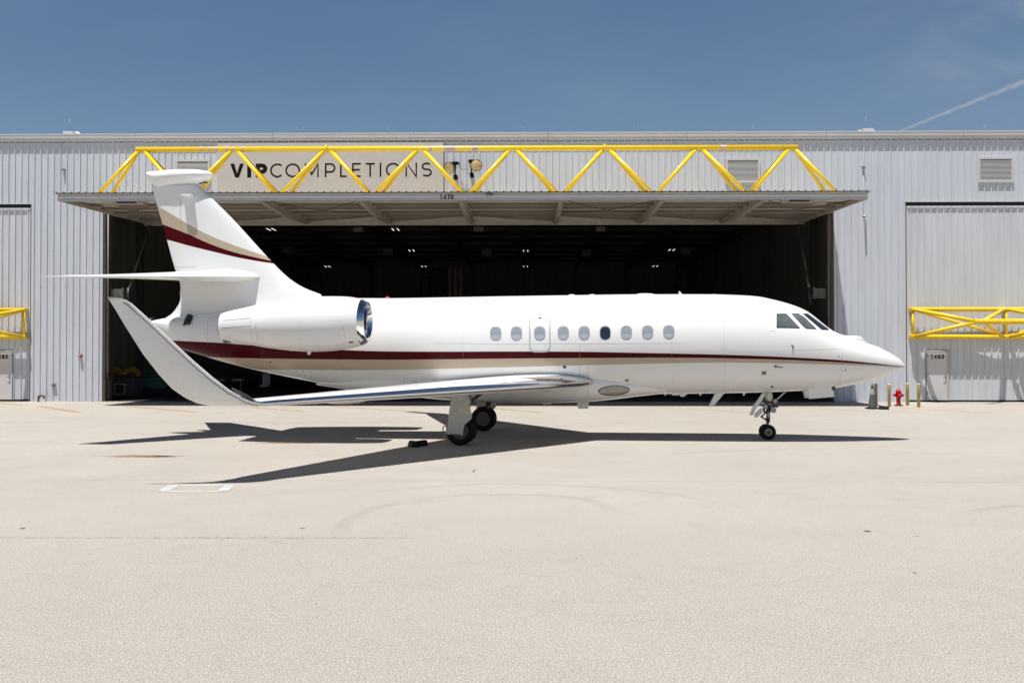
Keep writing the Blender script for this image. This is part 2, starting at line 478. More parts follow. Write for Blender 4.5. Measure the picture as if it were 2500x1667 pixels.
def soft_paint(name, col, op):                   # worn paint or stain: patchy cover
    m = bpy.data.materials.new(name); m.use_nodes = True
    t = m.node_tree; b = t.nodes['Principled BSDF']
    b.inputs['Base Color'].default_value = (*col, 1); b.inputs['Roughness'].default_value = .8
    co = t.nodes.new('ShaderNodeTexCoord'); n = t.nodes.new('ShaderNodeTexNoise')
    n.inputs['Scale'].default_value = 3.0; n.inputs['Detail'].default_value = 7; n.inputs['Roughness'].default_value = .7
    t.links.new(co.outputs['Object'], n.inputs['Vector'])
    f = ramp(t, n.outputs['Fac'], .32, .62)
    uv = t.nodes.new('ShaderNodeAttribute'); uv.attribute_name = 'fade'
    f = mth(t, 'MULTIPLY', mth(t, 'ADD', mth(t, 'MULTIPLY', f, .65), .35), mth(t, 'MULTIPLY', uv.outputs['Fac'], op))
    t.links.new(f, b.inputs['Alpha'])
    return m
def fade_attr(o, vals):
    a = o.data.attributes.new('fade', 'FLOAT', 'POINT')
    a.data.foreach_set('value', vals)
def ground_strip(name, pts, wd, m, z, soft=True, taper=False):
    """strip along pts (world x, y); five verts across so that its sides can fade"""
    P = [Vector(p) for p in pts]; mb = MB(); v, f, fd = [], [], []
    prof = ((-.5, 0.0), (-.28, 1.0), (0, 1.0), (.28, 1.0), (.5, 0.0)) if soft else ((-.5, 1.), (.5, 1.))
    k = len(prof)
    for i, p in enumerate(P):
        d = (P[min(i + 1, len(P) - 1)] - P[max(i - 1, 0)]).normalized(); n = Vector((-d.y, d.x))
        e = 1.0
        if taper:
            e = min(1.0, 3.0 * min(i, len(P) - 1 - i) / (len(P) - 1))
        for a, q in prof:
            c = p + n * (wd * a); v.append((c.x, c.y, z)); fd.append(q * e)
    for i in range(len(P) - 1):
        for j in range(k - 1):
            f.append((i * k + j, i * k + j + 1, (i + 1) * k + j + 1, (i + 1) * k + j))
    o = mb.add(v, f).build(name, m); fade_attr(o, fd)
    return tag(o, kind='structure')
def ground_blob(name, u, v, rx, ry, m, z, n=22):
    c = at_z(u, v, 0); vs = [(c.x, c.y, z)]; fd = [1.0]
    rnd = random.Random(int(u))
    for ring, q in ((.5, .8), (1, 0.0)):
        for i in range(n):
            a = 2 * math.pi * i / n; k = ring * (1 + rnd.uniform(-.22, .22))
            vs.append((c.x + rx * k * math.cos(a), c.y + ry * k * math.sin(a), z)); fd.append(q)
    fs = [(0, 1 + i, 1 + (i + 1) % n) for i in range(n)] + [(1 + i, 1 + n + i, 1 + n + (i + 1) % n, 1 + (i + 1) % n) for i in range(n)]
    o = MB().add(vs, fs).build(name, m); fade_attr(o, fd)
    return tag(o, kind='structure')
def gpts(pxs, n=24):
    w_ = [at_z(u, v, 0) for u, v in pxs]
    out = []
    for i in range(n + 1):
        t = i / n * (len(w_) - 1); k = min(int(t), len(w_) - 2); fr = t - k
        p0, p1, p2, p3 = w_[max(k - 1, 0)], w_[k], w_[k + 1], w_[min(k + 2, len(w_) - 1)]
        q = 0.5 * ((2 * p1) + (p2 - p0) * fr + (2 * p0 - 5 * p1 + 4 * p2 - p3) * fr ** 2 + (3 * p1 - p0 - 3 * p2 + p3) * fr ** 3)
        out.append((q.x, q.y))
    return out
G_YEL = soft_paint('worn_yellow_line', (0.50, 0.29, 0.06), 0.55)
G_YEL2 = soft_paint('faint_yellow_line', (0.50, 0.31, 0.08), 0.32)
G_WHT = soft_paint('white_line_paint', (0.54, 0.555, 0.55), .9)
G_TYR = soft_paint('tyre_mark', (0.20, 0.18, 0.16), 0.095)
G_JNT = soft_paint('joint_filler', (0.15, 0.13, 0.11), 0.22)
G_RUST = soft_paint('rust_stain', (0.22, 0.12, 0.06), 0.8)
G_OIL = soft_paint('dark_spot', (0.05, 0.045, 0.04), 1.0)
Z1, Z2, Z3, Z4 = 0.004, 0.008, 0.012, 0.016
# yellow guide lines, running away from the hangar
for a, b, m_ in (((-60, 979.5), (61, 990), G_YEL), ((98, 992), (190, 1006), G_YEL), ((300, 990), (478, 1006), G_YEL), ((620, 995), (745, 1005), G_YEL),
                 ((800, 991), (1030, 1005.5), G_YEL), ((1148, 992.5), (1320, 1006.5), G_YEL), ((1590, 993), (1835, 1007), G_YEL2),
                 ((1905, 992), (2150, 1005), G_YEL2), ((2190, 996), (2420, 1008), G_YEL2)):
    ground_strip('yellow_line', gpts([a, b], 4), 0.34, m_, Z2, soft=False)
for a, b in (((215, 981.8), (300, 983)), ((860, 991.6), (1060, 991.4)), ((1060, 991.3), (1560, 991.3)), ((1560, 992.6), (2060, 993.6)), ((2200, 996), (2560, 1000))):
    ground_strip('yellow_line', gpts([a, b], 4), 0.22, G_YEL2, Z1, soft=False)
# white painted box
q = [at_z(*p, 0) for p in ((398, 1199.5), (541, 1199.5), (566, 1184), (428, 1184))]
sq = [(p.x, p.y) for p in q]
for i in range(4):
    ground_strip('white_line', [sq[i], sq[(i + 1) % 4]], 0.11 if i % 2 == 0 else 0.17, G_WHT, Z1 + (Z1 if i % 2 else 0), soft=False)
# slab joints
for v0, v1, wd, ue in ((1170, 1178, .06, 2900), (1312, 1314, .035, 1020), (1030, 1034, .10, 2900)):
    ground_strip('joint', gpts([(-400, v0), (.5 * (ue - 400), (v0 + v1) / 2), (ue, v1)], 40), wd, G_JNT, Z1)
rj = random.Random(11); vs, fs, fd = [], [], []
for i in range(330):
    u = rj.uniform(-60, 1000) if i % 5 else rj.uniform(420, 1000); p = at_z(u, 1312.5 + rj.gauss(0, 1.1) * (1 if rj.random() < .8 else 3), 0); r = rj.uniform(.004, .012)
    n0 = len(vs); vs.append((p.x, p.y, Z2)); fd.append(1.0)
    for k in range(6):
        a = k * math.pi / 3; q = r * rj.uniform(.5, 1.3); vs.append((p.x + q * 1.6 * math.cos(a), p.y + q * math.sin(a), Z2)); fd.append(.2)
    fs += [(n0, n0 + 1 + k, n0 + 1 + (k + 1) % 6) for k in range(6)]
o = MB().add(vs, fs).build('joint', G_OIL); fade_attr(o, fd); tag(o, kind='structure')
# tyre arcs
for pts in ([(760, 1236), (900, 1205), (1060, 1188), (1200, 1182), (1340, 1184), (1500, 1192), (1640, 1208), (1760, 1230), (1850, 1248)],
            [(905, 1240), (1000, 1222), (1120, 1210), (1260, 1208), (1370, 1212), (1450, 1226), (1500, 1246), (1540, 1260)],
            [(830, 1318), (850, 1270), (960, 1232), (1150, 1222)],
            [(2330, 1255), (2400, 1245), (2460, 1236), (2520, 1230)], [(1600, 1115), (1700, 1105), (1900, 1098), (2100, 1096)]):
    ground_strip('tyre_mark', gpts(pts, 40), 0.26, G_TYR, Z2, taper=True)
ground_blob('rust_stain', 710, 1081, .95, .26, G_RUST, Z1)
ground_blob('rust_stain', 660, 1079, .5, .09, G_RUST, Z2)
ground_blob('rust_stain', 350, 1113.5, 1.0, .30, G_RUST, Z1)
ground_blob('rust_stain', 385, 1114, .35, .22, G_RUST, Z2)
ground_blob('dark_spot', 400, 1114.5, .25, .12, G_OIL, Z2)
for (u, v, rx, ry) in ((2117, 1297, .06, .05), (2240, 1310, .022, .03), (2233, 1399, .022, .03), (1408, 1363, .018, .02), (738, 1290, .04, .04),
                       (1157, 1150, .03, .25), (55, 1290, .05, .05), (2480, 1313, .02, .02), (1515, 1078, .02, .03), (1137, 1363, .012, .014),
                       (1957, 1079, .02, .05), (425, 1341, .012, .02), (2150, 1160, .02, .03)):
    ground_blob('dark_spot', u, v, rx, ry, G_OIL, Z2)
for (u, v, rx, ry) in ((1428, 1293, .12, .1), (186, 1511, .05, .05), (1430, 1215, .2, .2), (800, 1430, .12, .1), (2360, 1528, .06, .05)):
    ground_blob('scuff', u, v, rx, ry, G_TYR, Z3)

# ================================================================== THE HANGAR
YW = 45.9
def wx(u): return at_y(u, 700, YW).x
def wz(v, u=1250): return at_y(u, v, YW).z
OX0, OX1 = wx(250.5), wx(2036)                  # opening
LD1, RD0 = wx(76), wx(2211)                      # neighbouring closed doors
ZEAVE = 12.05
ZDT = 9.16                                       # top of the door openings
HROOT = thing('hangar', (0, YW, 0), 'long pale grey ribbed metal hangar with a wide open bay behind the jet', 'hangar')
HO = (0, YW, 0)
def ribbed(mb, x0, x1, z0, z1, Y, phase=0.0, pitch=0.3048):
    """sheet with trapezoid ribs and shallow stiffening lines, facing -Y"""
    prof = []
    k0 = math.floor((x0 - phase) / pitch) - 1
    for k in range(k0, int((x1 - x0) / pitch) + k0 + 4):
        c = phase + k * pitch
        prof += [(c - .033, 0), (c - .018, -.044), (c + .018, -.044), (c + .033, 0),
                 (c + .095, 0), (c + .101, -.004), (c + .115, -.004), (c + .121, 0), (c + .184, 0), (c + .190, -.004), (c + .204, -.004), (c + .210, 0)]
    prof = [(x, d) for x, d in prof if x0 < x < x1]
    prof = [(x0, 0)] + prof + [(x1, 0)]
    v, f = [], []
    for x, d in prof:
        v += [(x, Y + d, z0), (x, Y + d, z1)]
    for i in range(len(prof) - 1):
        f.append((2 * i, 2 * i + 2, 2 * i + 3, 2 * i + 1))
    mb.add(v, f)
XL, XR = -62.0, 56.0
PH = wx(82.5)
def solid(mb, x0, x1, z0, z1, y0=YW + .04, y1=YW + .22):
    mb.box((x0, y0, z0), (x1, y1, z1))
mb = MB(); ribbed(mb, LD1 + .10, OX0, 0, ZDT, YW, PH); solid(mb, LD1 + .02, OX0, 0, ZDT)
ribbed(mb, OX1, RD0 - .10, 0, ZDT, YW, PH); solid(mb, OX1, RD0 - .02, 0, ZDT)
ribbed(mb, XL, XR, ZDT, ZEAVE + .1, YW, PH); solid(mb, XL, XR, ZDT, ZEAVE + .1)
# end walls and back of the building, outer roof
mb.box((XL, YW + .22, 0), (XL + .2, 99, 12.0)); mb.box((XR - .2, YW + .22, 0), (XR, 99, 12.0)); mb.box((XL, 99, 0), (XR, 99.2, 12.0))
mb.build('front_wall', M_WALL, HROOT, HO, fix=False)
mb = MB()                                        # wall screws and rust specks
rs_ = random.Random(3)
for i in range(500):
    k = rs_.randint(-75, 60); x = PH + k * .3048 + rs_.choice((-.045, .045)); z = rs_.choice((.35, 1.9, 3.6, 5.3, 7.0, 8.7, 10.2, 11.3)) + rs_.uniform(-.02, .02)
    if (LD1 + .1 < x < OX0 - .1 or OX1 + .1 < x < RD0 - .15 or z > ZDT + .2) and z < 11.4:
        mb.box((x - .011, YW - .012, z - .011), (x + .011, YW + .001, z + .011))
tag(mb.build('screw_heads', M_LINE, HROOT, HO), kind='stuff')
mb = MB(); mb.add([(XL, YW, 12.36), (XR, YW, 12.36), (XR, 72.5, 12.9), (XL, 72.5, 12.9), (XL, 99.3, 12.36), (XR, 99.3, 12.36)], [(0, 1, 2, 3), (3, 2, 5, 4)])
mb.build('roof', M_GUTTER, HROOT, HO)
# gutter with seams
mb = MB()
seams = [wx(u) for u in (-336, -1, 333, 667, 1001.5, 1338, 1677, 2017, 2352, 2690)]
edges = [XL] + seams + [XR]
for a, b in zip(edges[:-1], edges[1:]):
    a += .008; b -= .008
    prof = [(0, 12.06), (-.10, 12.06), (-.12, 12.09), (-.125, 12.19), (-.15, 12.21), (-.155, 12.30), (-.17, 12.36), (-.17, 12.40), (-.15, 12.405), (0, 12.37)]
    v = [(a, YW + y, z) for y, z in prof] + [(b, YW + y, z) for y, z in prof]; n = len(prof)
    mb.add(v, [(i, (i + 1) % n, n + (i + 1) % n, n + i) for i in range(n)] + [tuple(range(n)), tuple(range(n, 2 * n))])
mb.build('gutter', M_GUTTER, HROOT, HO)
mb = MB(); mb.box((XL, YW - .012, 12.02), (XR, YW - .001, 12.055)); mb.build('gutter_seam', mat('seam_grey', (0.144, 0.144, 0.144), .6), HROOT, HO)
# interior liner
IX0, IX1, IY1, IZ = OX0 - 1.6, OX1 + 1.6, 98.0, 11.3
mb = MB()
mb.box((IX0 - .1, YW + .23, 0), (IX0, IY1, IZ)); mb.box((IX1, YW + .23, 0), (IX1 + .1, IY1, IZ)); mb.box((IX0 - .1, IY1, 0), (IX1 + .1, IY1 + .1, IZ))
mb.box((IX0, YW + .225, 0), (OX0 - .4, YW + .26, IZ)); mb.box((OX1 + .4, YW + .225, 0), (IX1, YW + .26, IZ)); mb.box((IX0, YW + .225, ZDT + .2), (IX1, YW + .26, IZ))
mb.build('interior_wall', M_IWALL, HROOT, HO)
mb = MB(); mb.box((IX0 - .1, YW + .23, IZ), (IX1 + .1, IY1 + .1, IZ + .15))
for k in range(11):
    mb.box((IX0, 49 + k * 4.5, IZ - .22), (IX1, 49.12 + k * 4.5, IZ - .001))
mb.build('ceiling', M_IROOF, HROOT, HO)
for x in np.linspace(IX0 + 1.0, IX1 - 1.0, 8):   # frames and wall posts
    mb = MB(); mb.box((x - .12, YW + 6, IZ - .8), (x + .12, IY1 - .01, IZ - .23)); mb.build('roof_beam', M_ISTEEL, HROOT, HO)
    mb = MB(); mb.box((x - .15, IY1 - .35, 0), (x + .15, IY1 - .012, IZ - .81)); mb.build('wall_post', M_ISTEEL, HROOT, HO)
for Y in (54, 63, 72, 81, 90):
    for x0, s_ in ((IX0, 1), (IX1, -1)):
        mb = MB(); mb.box((x0 + s_ * .002, Y - .15, 0), (x0 + s_ * .35, Y + .15, IZ - .23)); mb.build('wall_post', M_ISTEEL, HROOT, HO)
# drop posts / heaters hanging from the ceiling
for (u, v) in ((703, 612), (948, 615), (1188, 618), (1432, 618), (1675, 614)):
    p = at_y(u, v, 78); mb = MB(); mb.box((p.x - .35, 77.7, p.z - .25), (p.x + .35, 78.3, p.z + .25)); mb.cyl((p.x, 78, p.z + .2), (p.x, 78, IZ - .82), .14, n=8)
    mb.build('heater', mat('heater_grey', (0.072, 0.072, 0.072), .6), HROOT, HO)
for (u, v) in ((875, 561), (1168, 560), (1466, 560)):
    p = at_y(u, v, 62); mb = MB(); mb.box((p.x - .3, 61.9, p.z - .14), (p.x + .3, 62.2, p.z + .14)); mb.cyl((p.x, 62, p.z + .1), (p.x, 62, IZ - .3), .04, n=6)
    mb.build('hanging_box', mat('box_grey', (0.1584, 0.1584, 0.1512), .6), HROOT, HO)
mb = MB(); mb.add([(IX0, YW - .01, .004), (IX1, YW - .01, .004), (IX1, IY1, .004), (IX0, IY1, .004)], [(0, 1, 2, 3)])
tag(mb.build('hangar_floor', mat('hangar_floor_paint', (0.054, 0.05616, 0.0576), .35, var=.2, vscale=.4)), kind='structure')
# jambs
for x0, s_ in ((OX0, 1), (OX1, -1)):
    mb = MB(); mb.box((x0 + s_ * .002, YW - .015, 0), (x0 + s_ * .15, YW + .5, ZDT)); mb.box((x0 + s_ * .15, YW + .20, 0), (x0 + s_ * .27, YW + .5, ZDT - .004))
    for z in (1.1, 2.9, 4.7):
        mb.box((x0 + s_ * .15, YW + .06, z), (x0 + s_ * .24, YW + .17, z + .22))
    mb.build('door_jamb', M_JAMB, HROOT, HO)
    mb = MB(); mb.cyl((x0 + s_ * .20, YW + .1, 1.3), (x0 + s_ * .20, YW + .1, ZDT - .01), .05, n=10); mb.build('guide_pipe', mat('guide_pipe_grey', (0.18, 0.1728, 0.1656), .5), HROOT, HO)
    c = at_y(1250, 718, YW + .6).z
    mb = MB(); mb.box((x0 + s_ * .27, YW + .30, c - .22), (x0 + s_ * .85, YW + .42, c + .24)); mb.box((x0 + s_ * .80, YW + .25, c - .25), (x0 + s_ * .86, YW + .5, c + .3))
    for dx in (.42, .6): mb.cyl((x0 + s_ * dx, YW + .27, c), (x0 + s_ * dx, YW + .31, c), .05, n=10)
    mb.build('arm_bracket', mat('bracket_paint', (0.1152, 0.1044, 0.09), .6, var=.2, vscale=6), HROOT, HO)

def frame_strip(mb, x0, x1, z0, z1, wd, y0, y1):
    mb.box((x0, y0, z0), (x1, y1, z0 + wd)); mb.box((x0, y0, z1 - wd), (x1, y1, z1)); mb.box((x0, y0, z0 + wd), (x0 + wd, y1, z1 - wd)); mb.box((x1 - wd, y0, z0 + wd), (x1, y1, z1 - wd))
def louvre(u0, v0, u1, v1, label):
    p, q = at_y(u0, v1, YW), at_y(u1, v0, YW)
    mb = MB(); frame_strip(mb, p.x, q.x, p.z, q.z, .10, YW - .085, YW - .002)
    o = mb.build('louvre_vent', M_LOUVRE, HROOT, HO); tag(o, label)
    mb = MB(); n = 17; z0, z1 = p.z + .10, q.z - .10
    for i in range(n):
        z = z0 + (z1 - z0) * (i + .5) / n; h = (z1 - z0) / n
        mb.add([(p.x + .1, YW - .075, z - h * .26), (q.x - .1, YW - .075, z - h * .26), (q.x - .1, YW - .060, z + h * .26), (p.x + .1, YW - .060, z + h * .26),
                (p.x + .1, YW - .069, z - h * .26), (q.x - .1, YW - .069, z - h * .26), (q.x - .1, YW - .055, z + h * .26), (p.x + .1, YW - .055, z + h * .26)],
               [(0, 1, 2, 3), (7, 6, 5, 4), (0, 4, 5, 1), (3, 2, 6, 7)])
    mb.build('slats', M_LOUVRE, o)
    for c in o.children: c.location = (0, 0, 0)
    mb2 = MB(); mb2.box((p.x + .1, YW - .050, z0), (q.x - .1, YW - .046, z1)); mb2.build('vent_opening', M_BLK, o)
    for c in o.children:
        c.data.transform(Matrix.Translation((-HO[0], -HO[1], -HO[2])))
louvre(429, 390, 514, 451, 'white louvre vent behind the tail fin')
louvre(1771, 387, 1855, 447, None)
louvre(2386, 384, 2473, 446, 'louvre vent above the right hand door')

# ---- neighbouring closed doors
def truss(parent, off, nodes_a, end0, end1, P, apexr=.118, chordr=.10, diagr=.088, lace=True, name='yellow_truss', x0=None, x1=None):
    """nodes_a: x of apex nodes; P(x, w, h): x along, w across the door plane (0 = mid of the two chords), h out of the plane"""
    mb = MB()
    mb.cyl(P(x0, 0, 2.4), P(x1, 0, 2.4), apexr, n=18)
    for s_ in (-.625, .625):
        mb.cyl(P(end0, s_, .31), P(end1, s_, .31), chordr, n=16)
    pitch = nodes_a[1] - nodes_a[0]
    bott = [end0 + .1] + [a + pitch / 2 for a in nodes_a[:-1]] + [end1 - .1]
    for i, a in enumerate(nodes_a):
        for s_ in (-.625, .625):
            mb.cyl(P(a - .12, 0, 2.36), P(bott[i] + (.12 if i else 0), s_, .33), diagr, n=14)
            mb.cyl(P(a + .12, 0, 2.36), P(bott[i + 1] - (.12 if i < len(nodes_a) - 1 else 0), s_, .33), diagr, n=14)
    for i, bx in enumerate(bott):
        mb.cyl(P(bx, -.625, .31), P(bx, .625, .31), diagr * .8, n=12)
        if lace and i < len(bott) - 1:
            s_ = 1 if i % 2 == 0 else -1
            mb.cyl(P(bx, .625 * s_, .31), P(bott[i + 1], -.625 * s_, .31), diagr * .8, n=12)
        for s_ in (-.625, .625):
            mb.box(*[P(bx + k * .09, s_ + k * .06, (.0 if k < 0 else .25)) for k in (-1, 1)])
    return mb.build(name, M_YELLOW, parent, off)
def closed_door(x0, x1, label, pd_x0, pd_x1, num, numx, apex_from, apex_to, end0, end1, nodes):
    YD = YW + .055
    mb = MB(); ribbed(mb, x0 + .13, x1 - .13, .09, ZDT - .26, YD, PH)
    mb.box((x0 + .06, YD + .04, .09), (x1 - .06, YD + .2, ZDT - .17))
    mb.box((x0 + .06, YD - .05, ZDT - .26), (x1 - .06, YD + .04, ZDT - .17))
    mb.box((x0 + .06, YD - .03, .09), (x0 + .13, YD + .04, ZDT - .26)); mb.box((x1 - .13, YD - .03, .09), (x1 - .06, YD + .04, ZDT - .26))
    d = mb.build('hangar_door', M_DOOR, HROOT, HO, fix=False); tag(d, label)
    mb = MB(); mb.box((x0, YW + .03, ZDT - .17), (x1, YW + .2, ZDT)); mb.box((x0 + .0, YW + .03, 0), (x0 + .055, YW + .2, ZDT - .171)); mb.box((x1 - .055, YW + .03, 0), (x1, YW + .2, ZDT - .171))
    mb.box((x0 + .056, YW + .035, .0), (x1 - .056, YW + .2, .088)); mb.build('door_seal', M_BLK, d, HO)
    mb = MB(); mb.box((x0 - .1, YW - .03, ZDT), (x1 + .1, YW - .004, ZDT + .05))
    mb.box((x0 - .10, YW - .03, .0), (x0 - .004, YW + .03, ZDT - .001)); mb.box((x1 + .004, YW - .03, 0), (x1 + .1, YW + .03, ZDT - .001))
    mb.build('door_trim', M_GUTTER, d, HO)
    truss(d, HO, nodes, end0, end1, lambda x, w_, h: (x, YD - h, 3.6 + w_), x0=apex_from, x1=apex_to)
    z0, z1 = .12, wz(856)
    mb = MB(); frame_strip(mb, pd_x0, pd_x1, z0, z1, .05, YD - .06, YD + .02); mb.box((pd_x0 - .02, YD - .08, z0 - .03), (pd_x1 + .02, YD + .02, z0 - .001))
    mb.build('personnel_door_frame', M_LOUVRE, d, HO)
    mb = MB(); frame_strip(mb, pd_x0 - .022, pd_x1 + .022, z0 + .001, z1 + .022, .021, YD - .05, YD + .02); frame_strip(mb, pd_x0 + .0505, pd_x1 - .0505, z0 + .0505, z1 - .0505, .012, YD - .04, YD + .0); mb.build('door_gap', mat('gap_grey', (.12, .12, .12), .7), d, HO)
    mb = MB(); mb.box((pd_x0 + .063, YD - .045, z0 + .063), (pd_x1 - .063, YD + .01, z1 - .063)); mb.box((pd_x0 + .1, YD - .05, z0 + .055), (pd_x1 - .1, YD - .046, z0 + .10))
    mb.build('personnel_door', M_PDOOR, d, HO)
    mb = MB()
    hz = z0 + 1.02
    mb.cyl((pd_x1 - .13, YD - .10, hz), (pd_x1 - .13, YD - .045, hz), .025, n=10); mb.beam((pd_x1 - .13, YD - .10, hz), (pd_x1 - .26, YD - .10, hz - .01), .02, .025)
    mb.box((pd_x1 - .16, YD - .05, hz - .11), (pd_x1 - .10, YD - .0455, hz + .11)); mb.build('door_handle', M_STEEL, d, HO)
    for z in (z0 + .25, z0 + 1.1, z1 - .3):
        mb = MB(); mb.box((pd_x0 + .042, YD - .072, z), (pd_x0 + .066, YD - .061, z + .12)); mb.build('hinge', M_DSTEEL, d, HO)
    mb = MB(); number(mb, num, numx, wz(870.5), .21, .046, YD - .052); mb.build('door_number', M_LETTER, d, HO)
    return d
ax0 = at_y(2378, 780, YW - 2.35).x
p8 = 4.15
closed_door(RD0, RD0 + 33.7, 'closed ribbed hangar door with a small door numbered 1460', wx(2261), wx(2314.5), '1460', wx(2288), ax0, ax0 + 29.4, wx(2218), wx(2218) + 33.5,
            [ax0 + .3 + p8 * k for k in range(8)])
axl = at_y(-110, 780, YW - 2.35).x
pdl = wx(31.5)
closed_door(LD1 - 33.7, LD1, 'closed ribbed hangar door with a small door numbered 1480', pdl - (wx(2314.5) - wx(2261)), pdl, '1480', wx(4.5), axl - 29.4, axl, wx(70) - 33.5, wx(70),
            [axl - .3 - p8 * 7 + p8 * k for k in range(8)])

# ---- the open tilt-up door over the bay
YC, DW = 40.45, 0.0
DX0, DX1 = at_y(143, 480, YC).x, at_y(2117, 480, YC).x
ZF = at_y(1250, 489.5, YC).z                     # underside of the front rail
YR = YC + 9.2
ZR = at_y(1250, 545, YR).z
slope = (ZR - ZF) / (YR - YC)
def dz(Y): return ZF + (Y - YC) * slope
D_H = .33
mb = MB()                                        # outer skin: ribs run front to back
prof = []
x = DX0 - .05
while x < DX1 + .05:
    prof += [(x, 0), (x + .012, .035), (x + .05, .035), (x + .062, 0), (x + .3048 - .001, 0)]; x += .3048
v, f = [], []
for px, d in prof:
    for Y, e in ((YC - .14, 0), (YR, 0)):
        v += [(px, Y, dz(Y) + D_H + d), (px, Y, dz(Y) + D_H + d - .012)]
for i in range(len(prof) - 1):
    a, b = 4 * i, 4 * (i + 1)
    f += [(a, b, b + 2, a + 2), (a + 1, a + 3, b + 3, b + 1), (a, a + 1, b + 1, b)]
mb.add(v, f)
CD = mb.build('canopy_door', M_DOOR, HROOT, HO, fix=False); tag(CD, 'open hangar door tilted up level above the bay')
def dbox(mb, x0, x1, y0, y1, h0, h1, mi=0):      # box following the slope of the door; h measured up from the underside
    v = [(x0, y0, dz(y0) + h0), (x1, y0, dz(y0) + h0), (x1, y1, dz(y1) + h0), (x0, y1, dz(y1) + h0), (x0, y0, dz(y0) + h1), (x1, y0, dz(y0) + h1), (x1, y1, dz(y1) + h1), (x0, y1, dz(y1) + h1)]
    mb.add(v, [(0, 3, 2, 1), (4, 5, 6, 7), (0, 1, 5, 4), (1, 2, 6, 5), (2, 3, 7, 6), (3, 0, 4, 7)], mi)
mb = MB(); dbox(mb, DX0, DX1, YC - .10, YC - .085, .17, D_H - .015); dbox(mb, DX0, DX1, YC - .13, YC - .101, .135, .17)
dbox(mb, DX0 - .02, DX1 + .02, YC - .15, YC - .10, D_H - .05, D_H - .016)
mb.build('front_fascia', mat('pale_fascia', (0.4968, 0.472, 0.4388), .45, var=.08, vscale=2), CD, HO)
mb = MB(); dbox(mb, DX0 - .05, DX1 + .05, YC - .158, YC - .151, D_H - .03, D_H + .004)
x = DX0 - .05
while x < DX1:
    mb.prism([(x - .012, YC - .158, dz(YC) + D_H + .0041), (x + .07, YC - .158, dz(YC) + D_H + .0041), (x + .05, YC - .158, dz(YC) + D_H + .04), (x + .01, YC - .158, dz(YC) + D_H + .04)], (0, .006, 0)); x += .3048
mb.build('edge_seal', M_BLK, CD, HO)
mb = MB(); dbox(mb, DX0, DX1, YC - .083, YC + .06, 0, .15); mb.build('front_rail', M_RAIL, CD, HO)
mb = MB(); dbox(mb, DX0 + .0, DX0 + .10, YC + .062, YR - .1, .0, D_H - .02); mb.build('side_rail', M_FRAMEB, CD, HO)
mb = MB(); dbox(mb, DX1 - .10, DX1, YC + .062, YR - .1, .0, D_H - .02); mb.build('side_rail', M_FRAMEB, CD, HO)
mb = MB(); dbox(mb, DX0, DX1, YR - .099, YR + .05, -.10, D_H - .02); mb.build('rear_rail', M_FRAMEB, CD, HO)
mb = MB(); dbox(mb, DX0 + .101, DX1 - .101, YC + .061, YR - .1, .235, .27); mb.build('soffit_liner', M_SOFFIT, CD, HO)
ribs = [at_y(u, 480, YC).x for u in (386, 632, 877, 1123, 1371, 1620, 1868)]
ALLX = [DX0 + .03] + ribs + [DX1 - .03]
for k, yy in enumerate((.8, 2.5, 3.8, 5.4, 6.8, 8.1)):   # purlins across the width
    for i_ in range(8):
        xa, xb = (ALLX[i_] + .09, ALLX[i_ + 1] - .09)
        mb = MB(); dbox(mb, xa, xb, YC + yy, YC + yy + .12, .09, .10); dbox(mb, xa, xb, YC + yy + .121, YC + yy + .13, .09, .234)
        mb.build('purlin', M_PURLIN, CD, HO)
ribs = [at_y(u, 480, YC).x for u in (386, 632, 877, 1123, 1371, 1620, 1868)]
for k, x in enumerate(ribs):
    mb = MB()
    y0, y1 = YC + .063, YR - .101
    ym = (y0 + y1) / 2
    v = []
    for xx in (x - .06, x + .06):
        v += [(xx, y0, dz(y0) + .02), (xx, ym, dz(ym) - .16), (xx, y1, dz(y1) - .03), (xx, y1, dz(y1) + .232), (xx, y0, dz(y0) + .232)]
    mb.add(v, [(0, 1, 2, 3, 4), (9, 8, 7, 6, 5)] + [(i, (i + 1) % 5, 5 + (i + 1) % 5, 5 + i) for i in range(5)])
    for a, b, za, zb in ((y0, ym, .02, -.16), (ym, y1, -.16, -.03)):   # flange
        mb.beam((x, a, dz(a) + za - .011), (x, b, dz(b) + zb - .011), .20, .02)
    for yy in (.8, 2.5, 3.8, 5.4, 6.8, 8.1):
        mb.box((x + .062, YC + yy - .05, dz(YC + yy) + .10), (x + .15, YC + yy - .003, dz(YC + yy) + .25))
    mb.build('door_rib', M_FRAMEB, CD, HO)
# rear diagonal plates between ribs, wire bracing
allx = [DX0 + .1] + ribs + [DX1 - .1]
for i in range(len(allx) - 1):
    a, b = allx[i] + .1, allx[i + 1] - .1
    m_ = (a + b) / 2
    mb = MB()
    y0, y1 = YR - 1.9, YR - .3
    if i < 4:
        mb.beam((a, y1, dz(y1) - .02), (b, y0, dz(y0) + .06), .05, .17)
    else:
        mb.beam((a, y0, dz(y0) + .06), (b, y1, dz(y1) - .02), .05, .17)
    mb.build('diagonal_brace', M_FRAMEB, CD, HO)
    if i in (2, 5, 7, 0):
        mb = MB()
        def wire(xa, ya, xb, yb):
            mb.tube([(xa + (xb - xa) * t, ya + (yb - ya) * t, dz(ya + (yb - ya) * t) + .10 - .18 * math.sin(math.pi * t)) for t in np.linspace(0, 1, 9)], .014, n=6)
        wire(a, YC + .5, b, YC + 5.0); wire(a, YC + 5.0, b, YC + .5)
        mb.build('bracing_wire', M_DSTEEL, CD, HO)
